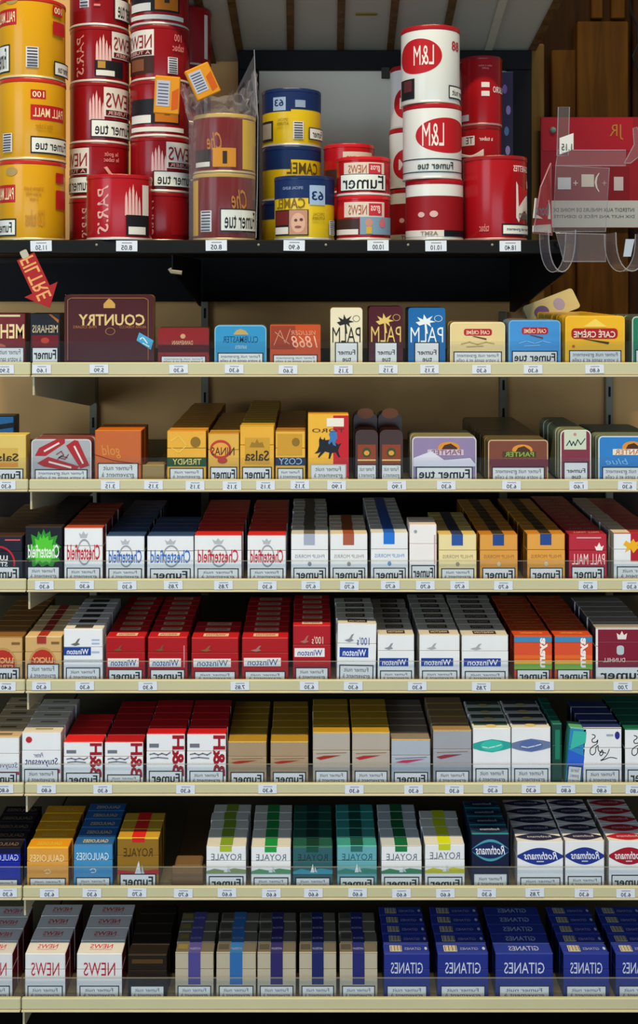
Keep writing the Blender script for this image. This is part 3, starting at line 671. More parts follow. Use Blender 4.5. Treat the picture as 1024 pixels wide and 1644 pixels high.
# ---- seventh cream shelf (tops only in the photograph)
NW = [('text', 'NEWS', '#b83444', .25, .75, .4, .72), ('bar', '#b0646c', .25, .75, .3, .33)]
def newsf(): return [('t', 'NEWS', '#b02034', .15, .2, .85, .5)]
col(7, -42, 20, 1531, 7, 'grey pack with red side, cut by edge', '#d8dade', '#a8a8aa', '#6c1420', newsf(), NW, 's', 20, dp=.026)
col(7, 40, 105, 1531, 6, 'white topped pack with red lettering, left file', '#dcdee2', '#b8b9bb', '#6c1420', newsf(), NW, 's', 20, dp=.027)
col(7, 123, 196, 1531, 6, 'white topped pack with red lettering, right file', '#dcdee2', '#b8b9bb', '#6c1420', newsf(), NW, 's', 20, dp=.027)
col(7, 205, 268, 1533, 7, 'black pack with faint brown top', '#18120e', '#17100c', '#0c0908', [('r', '#4a3418', .1, .1, .9, .2)], (), 's', 20)
def foil(stripe, fr, gold_='#8a7648'): return dict(front='#b4ac98', top='#57534a', side='#3c3a38', deco=[('bar', '#b8b4a4', 0, 1, 0, .08), ('bar', stripe, .34, .66, 0, 1), ('text', 'AMSTERDAM', '#8a8cb0', .36, .64, .3, .5), ('bar', gold_, .04, .3, .35, .8)], L=[('r', stripe, .34, 0, .66, .7, '_stripe')])
for xa, xb, dsc, st, gd in [(281, 343, 'foil topped pack with violet stripe', '#4a468a', '#7a6c3c'), (347, 411, 'foil topped pack with sky blue stripe', '#2c68a8', '#4c483e'), (413, 475, 'foil topped pack with dark purple stripe', '#2c2764', '#4c483e'), (480, 540, 'foil topped pack with navy stripe', '#1b2662', '#48463e'), (545, 606, 'foil topped pack with indigo stripe', '#22286c', '#48463e')]:
    q = foil(st, 0, gd); col(7, xa, xb, 1530, 8, dsc, q['front'], q['top'], q['side'], q['L'], q['deco'], 's', 20)
def gitane(kind):
    if kind == 'bar':
        bars = [('bar', '#c6bfae', .14, .4, .22, .82)] + [('bar', '#2a2c3a', .16 + .035 * k, .16 + .035 * k + (.008 if k % 2 else .016), .26, .78) for k in range(7)]
        return bars + [('text', 'GITANES', '#8890b8', .46, .82, .3, .55), ('ell', '#a8b0cc', .9, .96, .3, .6), ('bar', '#3a4c9c', 0, 1, 0, .06)]
    return [('text', 'GITANES', '#9aa4c0', .25, .78, .3, .75), ('bar', '#3a4c9c', 0, 1, 0, .06)]
def gitf(): return [('t', 'GITANES', '#c8d0e8', .15, .2, .85, .45)]
BL = '#1d2f86'
for xa, xb, dsc, kk in [(616, 690, 'blue pack with barcode top beside foil packs', 'bar'), (702, 784, 'blue pack with barcode top', 'bar'), (795, 888, 'wide blue pack with lettered top', 'txt'), (904, 978, 'blue pack with barcode top beside the wide pack', 'bar'), (988, 1062, 'blue pack with barcode top at right edge', 'bar')]:
    col(7, xa, xb, 1531, 9, dsc, BL, '#1c2c7c', '#0e1440', gitf(), gitane(kk), 's', 20, dp=.0205)

# ---------------------------------------------------------------- cigars, first cream shelf
col(1, -42, 41, 503, 1, 'red and gold cigar pack, cut by edge', '#6a0a12', '#3a1010', '#4a3a34', [('r', '#d8c8a0', .2, .03, .9, .07), ('t', 'MEHARIS', '#e2cf9a', .02, .22, .98, .52, dict(bold=.015)), ('e', '#b05a4a', .3, .62, .62, .76), ('r', '#3a0a12', 0, .82, 1, .88)], (), 'w', 24, kind='box', dp=.03, lid=False, wu=(.02, .98), frame='#3a3040')
col(1, 48, 97, 503, 1, 'slim black cigar pack with red panel', '#14101a', '#1c1614', '#241c22', [('r', '#6a0a12', .06, .45, .94, .7, '_panel'), ('t', 'MEHARIS', '#d8c49a', .07, .24, .92, .4, dict(bold=.01)), ('p', '#b8641c', [(.62, .02), (.7, .02), (.96, .14), (.94, .2)], '_corner_band'), ('e', '#b03a28', .36, .5, .64, .62)], (), 'F', 24, kind='box', dp=.03, lid=False)
ctry = [('ring', '#b08a50', .01, .0, .02, .01, .5, '_dot'), ('t', 'COUNTRY', '#d8bc80', .16, .29, .9, .46, dict(bold=.02)), ('p', '#c89a4a', [(.44, .2), (.44, .14), (.48, .08), (.5, .06), (.53, .08), (.57, .14), (.57, .2)], '_crest'), ('ring', '#a87a48', .46, .49, .57, .6, .12), ('t', 'FINE CIGARS', '#a8703c', .1, .46, .36, .5), ('t', 'AROMA TOBACCO', '#a8703c', .62, .46, .92, .5),
        ('l', '#a87a48', [[(.04, .97), (.04, .08), (.08, .05), (.9, .05), (.94, .08), (.94, .97)]], .006, '_border_line'), ('p', '#4aa0cc', [(.81, .68), (.84, .56), (1.0, .68), (.97, .82)], '_sticker'), ('l', '#d4ecf6', [[(.85, .66), (.88, .63), (.93, .72)], [(.88, .72), (.95, .77)]], .012)]
col(1, 103, 247, 473, 2, 'large burgundy cigar tin with gold lettering', '#420a0a', '#5c2a18', '#8a6a3c', ctry, (), None, kind='tin', dp=.016, radius=.006, border='#4c100c')
col(1, 253, 336, 526, 2, 'flat dark red cigar tin', '#860f0c', '#6a1412', '#5a2a14', [('r', '#4a0c10', 0, .5, 1, .72), ('t', 'DANNEMANN', '#d8b890', .28, .38, .68, .5), ('e', '#c89a70', .44, .18, .54, .32)], (), 'w', 10, kind='tin', dp=.012, radius=.003)
col(1, 344, 428, 522, 2, 'sky blue cigar tin with round corners', '#2d8fc4', '#2a6a90', '#6a7a80', [('t', 'CLUBMASTER', '#1a4a74', .16, .3, .84, .48, dict(bold=.01)), ('p', '#b8a064', [(.36, .26), (.42, .14), (.5, .1), (.6, .15), (.66, .26)], '_crest'), ('t', 'sumatra', '#bcd8e8', .4, .54, .62, .64)], (), 'w', 15, kind='tin', dp=.012, radius=.007, border='#7ab8d8')
col(1, 433, 515, 521, 2, 'orange and brown cigar tin', '#c04a10', '#b06a14', '#8a4a14', [('r', '#943a20', .02, .04, .5, .66), ('t', '1868', '#e8b098', .42, .3, .94, .62, dict(shear=.3)), ('t', 'VILLIGER', '#d89a7c', .42, .16, .9, .28, dict(shear=.3)), ('l', '#d09a80', [[(.08, .55), (.2, .15), (.3, .5), (.4, .12)], [(.1, .2), (.38, .52)]], .012)], (), 'w', 12, kind='tin', dp=.012, radius=.002)
def palm(c): return [('p', c, [(.46, .48), (.44, .3), (.49, .3), (.53, .48)], '_palm_trunk'),
    ('p', c, [(.46, .3), (.3, .33), (.2, .27), (.32, .25), (.24, .17), (.4, .22), (.42, .12), (.5, .21), (.66, .15), (.58, .23), (.74, .26), (.58, .28), (.62, .36), (.5, .3)], '_palm_crown'),
    ('ring', c, .7, .14, .92, .26, .12), ('t', 'PALM', c, .06, .38, .42, .62, dict(bold=0)) if 0 else ('t', 'PALM', c, .06, .36, .94, .64, dict(bold=-.005))]
col(1, 530, 582, 494, 1, 'cream cigar box with black palm tree', '#e4dcc0', '#d8c890', '#b89a50', palm('#23221e'), (), 'FT', 32, kind='box', dp=.045, radius=.004, wu=(.14, .86))
col(1, 592, 647, 492, 1, 'burgundy cigar box with gold palm tree', '#480814', '#4a0c18', '#3a0812', palm('#dcc06a'), (), 'FT', 32, kind='box', dp=.045, radius=.004, wu=(.16, .84))
col(1, 655, 715, 494, 1, 'blue cigar box with white palm tree', '#1264a8', '#1468ac', '#0d2c58', palm('#e4eef4'), (), 'FT', 32, kind='box', dp=.045, radius=.004, wu=(.16, .84))
def cafe(base): return [('rr', '#b01c24', .25, .17, .76, .34, '_name_panel'), ('t', 'CAFÉ CRÈME', '#f0dcc0', .29, .19, .72, .31, dict(bold=.01)), ('p', '#6a3a1c', [(.4, .36), (.44, .35), (.66, .41), (.66, .45)], '_cigar'), ('l', base, [[(.2, .55), (.35, .5), (.5, .56), (.65, .5), (.8, .54)], [(.3, .62), (.6, .6)]], .015)]
col(1, 722, 811, 517, 3, 'cream cigar tin with red name panel', '#e0cc92', '#a8883c', '#9c8040', cafe('#b89a6a'), (), 'w', 17, kind='tin', dp=.011, radius=.006, border='#eadcae')
col(1, 816, 900, 514, 4, 'light blue cigar tin with red name panel', '#3f92d8', '#7a9ab8', '#7a8ea0', cafe('#8ac0ee'), (), 'T', 18, kind='tin', dp=.011, radius=.006, border='#7ab6e6')
col(1, 907, 1003, 507, 16, 'yellow cigar tin with red name panel', '#f0b818', '#c89a1c', '#e6b020', [('rr', '#b01c24', .1, .27, .88, .5, '_name_panel'), ('t', 'CAFÉ CRÈME', '#f6e6d0', .14, .3, .84, .47, dict(bold=.015)), ('p', '#4a3418', [(.28, .5), (.34, .5), (.74, .57), (.72, .62)], '_cigar'), ('p', '#f6d860', [(.3, .24), (.5, .06), (.7, .24)], '_ray'), ('e', '#c05a1c', .11, .63, .16, .69)], (), 'w', 19, kind='tin', dp=.0125, radius=.005, border='#f2c430')
col(1, 1014, 1100, 508, 8, 'dark green cigar tin, cut by edge', '#1f7a5a', '#5a6a5c', '#4a5a50', [('r', '#2f8a6a', .1, .3, 1, .5)], (), 'w', 20, kind='tin', dp=.0125, radius=.006, border='#cdd8c8')
# a loose tin lying aslant on the yellow tins
a = P(880, 487, .13)
root = MB().prism(rrect(-.043, .043, -.017, .017, .005), -.005, .005, card('#b8a878'), card('#cfc08a')).build('cigar_tin', None, (PX(884, .19), .19, PZ(494, .19)))
root.rotation_euler = (-.3, -.36, 0.1)
tag(root, 'loose cream cigar tin lying aslant on top of the yellow tins', 'cigar tin')
flat('purple_print', ell_pts(-.03, -.006, -.012, .008), '#6a5486', root, -.0052); flat('purple_print', ell_pts(.004, .022, -.010, .010), '#a89ab8', root, -.0052)

# ---------------------------------------------------------------- cigars, second cream shelf
SALSA = [('r', '#c89a2c', .14, .22, .88, .72, '_panel'), ('t', 'Salsa', '#3a2a14', .14, .46, .86, .66, dict(bold=.02)), ('p', '#9a7420', [(.28, .4), (.34, .3), (.44, .32), (.5, .24), (.56, .32), (.66, .3), (.72, .4)], '_castle')]
col(2, -24, 42, 698, 1, 'pale gold cigar box, cut by edge', '#d8bc64', '#b89a48', '#c0a048', [('r', '#caa84e', .1, .3, .8, .7, '_panel'), ('t', 'Salsa', '#3a2a14', .12, .42, .82, .6, dict(bold=.02)), ('r', '#d88a2c', .1, .64, .8, .72)], (), 'F', 17, kind='box', dp=.022, lid=False)
CR = '#a8242c'
col(2, 50, 147, 705, 4, 'grey cigar tin with three red arrow bands', '#a4a8ae', '#8a2a2c', '#8a3a38', [('p', CR, [(.06, .42), (.13, .22), (.42, .0), (.56, .0), (.56, .1), (.24, .42)], '_arrow_band'), ('p', CR, [(.58, .16), (.72, .02), (.78, .04), (.97, .66), (.82, .74)], '_arrow_band'), ('p', CR, [(.1, .6), (.28, .44), (.8, .68), (.74, .82), (.2, .68)], '_arrow_band'),
    ('l', '#e0d8d4', [[(.22, .3), (.46, .1)], [(.72, .18), (.86, .6)], [(.3, .57), (.66, .71)]], .03), ('l', '#8a4a4c', [[(.42, .38), (.5, .3), (.54, .4), (.46, .46), (.56, .5), (.62, .38)], [(.44, .5), (.5, .42), (.6, .46)]], .016)], (), 'w', 16, kind='tin', dp=.012, radius=.006, border='#c8ccd0')
col(2, 152, 227, 691, 2, 'plain orange cigar box', '#bc5c14', '#a8540f', '#7a360a', [('t', 'gold', '#d08a3c', .14, .3, .56, .58, dict(shear=.2)), ('l', '#8a2a10', [[(0, .5), (.4, .62), (1, .7)]], .02)], (), 's', 26, kind='box', dp=.03, lid=False)
col(2, 268, 331, 692, 13, 'yellow cigar pack with dark green name band', '#e0a824', '#b0701a', '#8a5a14', [('r', '#1c4a2c', 0, .55, 1, .74, '_name_band'), ('t', 'TRENDY', '#d8c870', .14, .58, .88, .7, dict(bold=.01)), ('e', '#8a6a1c', .6, .12, .86, .34), ('l', '#f0d060', [[(.1, .2), (.3, .1), (.5, .3), (.3, .45), (.12, .35)]], .02)], [('bar', '#e8b838', 0, 1, 0, .14)], 's', 18, kind='box', dp=.024)
col(2, 334, 384, 696, 9, 'narrow gold cigar pack with red oval', '#d8a83c', '#9a6a1c', '#8a5a14', [('e', '#b8382c', .05, .14, .75, .56), ('e', '#e0a040', .12, .2, .68, .5), ('t', 'NINAS', '#4a2a1c', .1, .3, .85, .48, dict(bold=.01)), ('e', '#b03a2c', .3, .52, .62, .66)], [('bar', '#d8a838', 0, 1, 0, .12)], 'F', 20, kind='box', dp=.024)
col(2, 385, 440, 684, 12, 'yellow cigar pack with brown castle panel', '#e2a820', '#a8701c', '#8a5e16', SALSA, [('bar', '#f0c848', 0, 1, 0, .3), ('bar', '#e8c040', .05, .95, .9, 1)], 'F', 20, kind='box', dp=.024)
col(2, 442, 490, 692, 9, 'narrow yellow cigar pack with navy name band', '#e0ae2c', '#8a5a18', '#7a4a10', [('r', '#222a4c', 0, .55, 1, .72, '_name_band'), ('t', 'COSY', '#8cb0d8', .1, .56, .9, .7, dict(bold=.01)), ('r', '#c8962a', .06, .06, .9, .5, '_panel'), ('e', '#8a6a1c', .55, .14, .82, .32)], [('bar', '#d89a24', 0, 1, 0, .12)], 's', 18, kind='box', dp=.024)
BQ = lambda L: [((x - 447) / 193, (y - 190) / 300) for x, y in L]
BULL = BQ([(478, 372), (492, 358), (500, 335), (499, 308), (507, 292), (509, 304), (520, 308), (526, 296), (529, 310), (548, 308), (572, 318), (590, 330), (606, 322), (596, 340), (590, 360), (600, 388), (592, 390), (578, 366), (560, 370), (552, 396), (544, 396), (548, 368), (528, 362), (510, 380), (498, 392), (494, 386), (508, 364), (494, 370)])
RIDER = BQ([(546, 282), (556, 266), (570, 264), (584, 274), (586, 300), (576, 318), (580, 338), (566, 332), (560, 316), (548, 330), (542, 322), (552, 300)])
col(2, 494, 560, 665, 1, 'yellow and red cigar box with bull picture', '#e8b020', '#d87a1c', '#8a1a1c', [('r', '#c01a24', .62, .02, 1, .98, '_red_panel'), ('r', '#e8e4da', .46, .06, .88, .19, '_seal'), ('p', '#1a1a24', BULL, '_bull'), ('p', '#3a78b8', RIDER, '_rider'), ('t', 'TORO', '#5a2a1c', .1, .22, .9, .28)], (), 's', 24, kind='box', dp=.03, lid=False, frame='#b8b0a8')
def cigtube(lx): return [('r', '#8a3c1c', .1, .3, .9, .74, '_label'), ('e', '#3a4a24', .3, .36, .7, .56), ('e', '#d89a3c', .38, .42, .62, .52), ('r', '#d8c070', .1, .6, .9, .63)]
for k, (xa, xb, dd) in enumerate([(570, 607, 'dark brown rounded cigar pack, left of a pair'), (609, 647, 'dark brown rounded cigar pack, right of a pair')]):
    col(2, xa, xb, 690, 1, dd, '#38180a', '#2c120a', '#22100a', cigtube(0), (), 's', 24, kind='box', dp=.03, radius=.008)
    o = MB().prism(rrect(-.017, .017, 0, PZ(663, .05) - SURF[2], .008, 4, 'cd'), 0, .03, card('#2a120a'), card('#38180c')).build('cigar_box', None, (PX((xa + xb) / 2 - 2, .046), .046, SURF[2]))
    flat('label_print', ell_pts(-.012, .012, .085, .1), '#8a4a20', o, -.0001)
    tag(o, f'tall dark brown cigar pack standing behind the {["left", "right"][k]} rounded one', 'cigar box')
def panter(c2, tc): return [('e', '#d8902c', .4, .12, .74, .4), ('p', '#4a2a14', [(.44, .34), (.5, .2), (.6, .16), (.7, .26), (.7, .36)], '_panther'), ('r', c2, .24, .3, .8, .44, '_name_band'), ('t', 'PANTER', tc, .28, .31, .76, .43, dict(bold=.01))]
col(2, 661, 765, 701, 5, 'purple and white cigar tin', '#8a7aa4', '#8a8650', '#8a8458', panter('#c8b8cc', '#7a4a6a') + [('p', '#d6d8ea', [(.02, .5), (.3, .34), (.5, .55), (.9, .5), (.98, .64), (.98, .7), (.02, .7)], '_sheen')], (), 'T', 20, kind='tin', dp=.0125, radius=.006, border='#d4cfd4')  # the pale sheen patch is a window reflection painted on the tin
col(2, 783, 880, 706, 18, 'brown cigar tin with dark files behind', '#743608', '#4a3c24', '#5e5234', panter('#4a3a1c', '#8ab04a') + [('r', '#6a2434', .02, .5, 1, .68)], (), 'w', 20, kind='tin', dp=.0125, radius=.005, border='#c8a87c')
col(2, 899, 949, 690, 10, 'narrow plum cigar tin with script lettering', '#7a1a34', '#6a7450', '#7a8060', [('r', '#c8d4c0', .12, .02, .84, .4, '_panel'), ('l', '#2a4a4c', [[(.2, .32), (.3, .22), (.36, .32), (.42, .24), (.48, .32), (.56, .2), (.66, .3), (.8, .18)]], .035), ('e', '#c08a7c', .42, .06, .52, .12)], (), 'FT', 28, kind='tin', dp=.0125, radius=.008, border='#d8dad0', wu=(.1, .9))
col(2, 960, 1056, 700, 9, 'bright blue cigar tin', '#1d78c8', '#6a7a5a', '#768064', panter('#e6e0d0', '#b8642c') + [('t', 'blue', '#7ac0f0', .12, .52, .5, .66, dict(shear=.3))], (), 'w', 20, kind='tin', dp=.0125, radius=.006, border='#d0e0ec')
# odd pieces on the second shelf
o = MB().box(-.02, .02, 0, .03, 0, .032, card('#1c4a6c'), card('#2c86c0'), card('#123048'), bev=.001).build('cigar_box', None, (PX(2, .2), .2, PZ(668, .2) - .032))
o2 = MB().box(-.025, .025, 0, .03, 0, PZ(668, .2) - .032 - SURF[2], card('#3a2814'), bev=.001).build('cigar_box', None, (PX(2, .2), .2, SURF[2]))
tag(o, 'small blue box lying on a brown box at the left edge', 'cigar box'); tag(o2, 'plain brown box under a small blue box at left edge', 'cigar box')
flat('dark_stripe', [(-.02, .008), (.02, .014), (.02, .022), (-.02, .016)], '#10202c', o, -.0001)
def pusher(row, x0, x1, yt, c, lab):
    b = .014; w = (x1 - x0) * K * (1 + b / D); h = PZ(yt, b) - SURF[row]
    r = empty('pack_pusher', (PX((x0 + x1) / 2, b), b, SURF[row] + .0006))
    MB().box(-w / 2, w / 2, 0, .004, 0, h, mat(c, .4), bev=.001).build('push_plate', r)
    MB().box(-w / 2, w / 2, .004, .20, 0, .004, mat(c, .4), bev=.001).build('track', r)
    MB().box(-w * .44, w * .44, .004, .03, .004, h * .96, mat(c, .4), bev=.002).build('spring_housing', r)
    tag(r, lab, 'pack pusher')
pusher(2, 228, 264, 747, '#9a8250', 'tan pack pusher in the empty slot beside the orange box')
pusher(6, 276, 326, 1392, '#7a6040', 'brown pack pusher in the empty slot beside the gold pack')

# ---------------------------------------------------------------- packs behind the front ones: the 300 largest singly
for kind in ('pack', 'tin', 'box'):
    q = sorted([t for t in QUEUE if t[0] == kind], key=lambda t: -t[1])
    room = max(0, 298 - NFRONT.get(kind, 0))
    for (_, _, nm, me, loc, rz, lab, cat, grp) in q[:room]:
        o = link(nm, me, None, loc); o.rotation_euler = (0, 0, rz); tag(o, lab, cat, grp)
    rest = q[room:]
    if rest:
        mb = MB()
        for (_, _, nm, me, loc, rz, lab, cat, grp) in rest:
            M = Matrix.Translation(loc) @ Matrix.Rotation(rz, 4, 'Z'); b = len(mb.v)
            mb.v += [tuple(M @ v.co) for v in me.vertices]
            for p in me.polygons:
                mb.f.append(tuple(i + b for i in p.vertices)); mb.m.append(mb.mi(me.materials[p.material_index]))
        tag(mb.build('cigarette_packs'), 'shadowed cigarette packs at the far back of the files', 'cigarette packs', None, 'stuff')

# ---------------------------------------------------------------- black can shelf and its back board
ZC = PZ(385, .0)            # top surface of the black shelf
root = empty('can_shelf', (PX(440), 0, ZC)); ox = PX(440)
tag(root, 'black shelf carrying the tobacco cans', 'shelf')
MB().box(PX(-150) - ox, PX(903) - ox, 0, BACK - .045, -.017, 0, BLACK, bev=.0015).build('board', root)
MB().box(PX(-150) - ox, PX(903) - ox, -.003, .0, -.019, -.001, BLACK, bev=.001).build('edge_strip', root)
for xp, nm in ((905, 'bracket'), (272, 'bracket')):
    x = PX(xp) - ox; t = .003 if xp > 600 else .002
    zf = PZ(440) - ZC; zr = PZ(500, .38) - ZC
    if xp > 600: prof = [(.002, -.0005), (.37, -.0005), (.37, zr), (.34, zr), (.002, zf)]
    else: prof = [(.02, -.02), (.37, -.02), (.37, PZ(492, .37) - ZC), (.35, PZ(490, .37) - ZC), (.02, PZ(436, .02) - ZC)]
    n = len(prof); V = [(x, y, z) for y, z in prof] + [(x + t, y, z) for y, z in prof]
    MB().add(V, [tuple(range(n)), tuple(range(n, 2 * n))] + [(k, (k + 1) % n, n + (k + 1) % n, n + k) for k in range(n)], BLACK).build(nm, root)
MB().tube([P(272, 431, -.002) - root.location, P(275, 436, -.002) - root.location, P(292, 438, -.002) - root.location], .003, GREY).build('bracket_hook', root)
# black panel over the back wall below the can shelf
a = P(-150, 484, .385); b = P(850, 395, .385)
tag(MB().box(a.x, b.x, .375, .387, a.z, b.z, mat('#070506', .7, 0, .2), bev=.001).build('black_panel'), 'black panel on the wall under the can shelf', 'panel')
# framed board behind the cans
bd = .352; root = empty('display_board', (PX(616, bd), bd, ZC))
tag(root, 'pale grey board in a black frame behind the cans', 'board')
def bp(name, x0, x1, y0, y1, m, d0, d1):
    a = P(x0, y1, bd); b = P(x1, y0, bd); l = root.location
    MB().box(a.x - l.x, b.x - l.x, d0, d1, max(a.z - l.z, -.0), b.z - l.z, m, bev=.001).build(name, root)
bp('panel', 410, 830, 112, 400, mat('#e4dcc8', .5, 0, .06, 4.0), -.004, 0)
bp('frame_rail', 383, 850, 84, 115, BLACK, -.016, 0)
bp('frame_stile', 383, 416, 115, 400, BLACK, -.016, 0); bp('frame_stile', 812, 850, 115, 400, BLACK, -.016, 0)
bp('clip', 611, 624, 112, 130, mat('#3a3630', .5), -.022, -.016)

# can price tags
for k, (x, t) in enumerate([(67, '11.50'), (203, '8.05'), (347, '8.05'), (473, '6.90'), (607, '10.00'), (700, '10.10'), (819, '18.40')]):
    price_tag(x, t, 394.5, 0, k, f'price tag reading {t}, {ORD[k+1]} from left on the black shelf', 17, -.0035, 34)
for k, x in enumerate((155, 415, 523, 655, 790)):
    o = MB().lathe([(.0018, 0), (.0018, .0006), (.0010, .0011)], GREY, 10).build('screw', None, P(x, 393, -.003)); o.rotation_euler = (math.pi / 2, 0, 0)
    o.location.y = -.0029
    o.parent = bpy.data.objects['can_shelf']; o.matrix_parent_inverse = Matrix.Translation(-bpy.data.objects['can_shelf'].location)

# ---------------------------------------------------------------- tobacco cans
def can_patch(name, parent, R, a0, a1, z0, z1, color, off):
    n = max(2, int(abs(a1 - a0) / 4)); r = R + off; A = [math.radians(a0 + (a1 - a0) * k / n) for k in range(n + 1)]
    V = [(r * math.sin(t), -r * math.cos(t), z) for t in A for z in (z0, z1)]
    return MB().add(V, [(2 * k, 2 * k + 2, 2 * k + 3, 2 * k + 1) for k in range(n)], ink(color)).build(name, parent)
def can_poly(name, parent, R, pts, color, off):
    """star-shaped outline of (angle, z) on the wall of the can"""
    r = R + off; ca = sum(p[0] for p in pts) / len(pts); cz = sum(p[1] for p in pts) / len(pts)
    rings = 20; n = len(pts); V = []
    for k in range(rings + 1):
        f = k / rings
        V += [(r * math.sin(math.radians(ca + (a - ca) * f)), -r * math.cos(math.radians(ca + (a - ca) * f)), cz + (z - cz) * f) for a, z in pts]
    F = [(k * n + j, k * n + (j + 1) % n, (k + 1) * n + (j + 1) % n, (k + 1) * n + j) for k in range(rings) for j in range(n)]
    return MB().add(V, F, ink(color)).build(name, parent)
def can_text(name, parent, R, s, a0, a1, z0, z1, color, off, rot=0, bold=.01, shear=0):
    v, f = text_raw(s, bold, shear, rot); r = R + off
    V = [(r * math.sin(math.radians(a0 + (a1 - a0) * x)), -r * math.cos(math.radians(a0 + (a1 - a0) * x)), z0 + (z1 - z0) * y) for x, y in v]
    return MB().add(V, f, ink(color)).build(name, parent)
def can(xc, rpx, dc, z0, z1, body, lid, rim, L, label, group, lidh=.006, turn=0):
    """cylinder can: seamed bottom rim, printed wall, pressed lid"""
    R = rpx * K * (1 + dc / D); h = z1 - z0
    root = empty('tobacco_can', (PX(xc, dc), dc, z0)); tag(root, label, 'tobacco can', group)
    B = mat(body, .25, .0, .05, 20, .12)
    MB().lathe([(R * .96, .0005), (R * .985, .003), (R * .985, h - lidh)], B, 96).build('can_wall', root, None, True)
    MB().lathe([(R * .95, 0), (R, .0004), (R, .0022), (R * .985, .0034)], mat(rim, .3, .3, .03), 96).build('base_rim', root, None, True)
    MB().lathe([(R * .985, h - lidh), (R, h - lidh + .0006), (R, h - .0016), (R * .985, h - .0002), (R * .9, h - .0002), (R * .88, h - .0016), (.002, h - .0016)], mat(lid, .3, 0, .05, 20, .3), 96).build('lid', root, None, True)
    Rw = R * .985; zt = h - lidh; zb = .0035
    Z = lambda v: zt - v * (zt - zb)
    for i, p in enumerate(L):
        off = .00025 + .0002 * i; k = p[0]
        nm = p[-1][1:] if isinstance(p[-1], str) and p[-1].startswith('_') else {'r': 'label_patch', 'e': 'emblem', 't': 'brand_lettering', 'p': 'emblem'}[k]
        T = turn
        if k == 'r': can_patch(nm, root, Rw, p[2] + T, p[4] + T, Z(p[5]), Z(p[3]), p[1], off)
        elif k == 'e': can_poly(nm, root, Rw, [(a + T, Z(v)) for a, v in ell_pts(p[2], p[4], p[3], p[5], 64)], p[1], off)
        elif k == 'p': can_poly(nm, root, Rw, [(a + T, Z(v)) for a, v in p[2]], p[1], off)
        elif k == 't':
            o = p[7] if len(p) > 7 and isinstance(p[7], dict) else {}
            can_text(nm, root, Rw, p[1], p[3] + T, p[5] + T, Z(p[6]), Z(p[4]), p[2], off, **o)
    return root
def zt(y, dc, rpx): return PZ(y, dc - rpx * K)
def stack(xc, rpx, dc, tops, specs, z0=None):
    z = z0 if z0 is not None else ZC
    for y, f, dx in zip(tops, specs, range(9)):
        z1 = zt(y, dc, rpx); f(xc + random.uniform(-1.2, 1.2), z, z1 - .0003); z = z1

def barcode(a0, a1, v0, v1, n=7, vert=True):
    L = [('r', '#d8d8dc', a0, v0, a1, v1, '_barcode')]
    for k in range(n):
        f = (k + .5) / n; L.append(('r', '#3a3c44', a0 + (a1 - a0) * .1, v0 + (v1 - v0) * (f - .03), a1 - (a1 - a0) * .1, v0 + (v1 - v0) * (f + .035), '_barcode_line'))
    return L
def warning(a0, a1, v0, v1, s='Fumer tue'):
    return [('r', '#15202a', a0, v0, a1, v1, '_warning_frame'), ('r', '#dfe4e0', a0 + 2, v0 + .02, a1 - 2, v1 - .02, '_warning_label'), ('t', s, '#1b1f26', a0 + 8, v0 + .05, a1 - 8, v1 - .05, dict(bold=.01), '_warning_lettering')]
YEL = '#dba012'; PMR = '#b51f26'
def yellow(kind, lab):
    if kind == 0: L = [('r', PMR, -62, .1, -12, .32, '_name_panel'), ('t', 'PALL MALL', '#f0dcae', -58, .14, -15, .28), ('e', '#a89058', -34, -.06, -10, .04)] + warning(-80, -25, .58, .96) + barcode(5, 26, .62, .9) + [('r', PMR, 50, .02, 72, .16), ('t', '100', '#f4e8c0', 53, .04, 70, .13), ('r', PMR, 50, .24, 78, .42)] + warning(52, 100, .78, .98)
    elif kind == 1: L = [('r', PMR, 12, .1, 38, .22), ('t', '100', '#f4e8c0', 15, .12, 35, .2), ('r', PMR, 12, .3, 80, .5, '_name_panel'), ('t', 'PALL MALL', '#f0dcae', 16, .34, 76, .46)] + warning(12, 95, .72, .95) + barcode(-42, -20, .68, .93) + [('t', 'tabac à tuber', '#a8741c', 20, .55, 50, .62)]
    else: L = [('r', PMR, -66, .28, -14, .52, '_name_panel'), ('t', 'PALL MALL', '#f0dcae', -62, .32, -17, .48), ('e', '#a89058', -34, .04, -10, .16)] + warning(-90, -12, .74, .98) + [('t', 'la légende du goût\nau tabac blond\nà rouler', '#b8801e', 2, .3, 34, .5), ('t', '120 tubes', '#c08a28', 4, .62, 36, .84), ('r', PMR, 58, .1, 80, .24), ('r', PMR, 58, .34, 85, .6)]
    return lambda x, a, b: can(x, 52, .055, a, b, YEL, '#b82a1c', '#d8cfa8', L, lab, 'yellow cans in the left stack')
stack(52, 52, .055, [256, 124, -6], [yellow(2, 'bottom can of the yellow stack at left'), yellow(1, 'middle can of the yellow stack at left'), yellow(0, 'topmost can of the yellow stack at left')])
NR = '#8e0d15'; PK = '#dcb0ae'; NWH = '#d8d4cc'
def spikes(a0):
    return [('p', PK, [(a0 + x, .63), (a0 + x + .5, t + .1), (a0 + x + 2.6, t), (a0 + x + 4.6, t + .12), (a0 + x + 5.6, .63)], '_paint_drip') for x, t in ((0, .22), (6, .14), (12, .09), (18, .2), (24, .3))]
def scrawl(a0): return [('t', 'PARIS', '#c8908a', a0, .1, a0 + 18, .95, dict(rot=-90, shear=.3)), ]
def newsbox(a0, a1): return [('r', NWH, a0, .02, a1, .56, '_name_panel'), ('t', 'NEWS', '#8a2a30', a0 + 4, .12, a1 - 4, .4), ('r', '#4a1418', a0 + 4, .44, a1 - 4, .54), ('t', 'A TUBER', '#d8a8a4', a0 + 7, .455, a1 - 7, .525)]
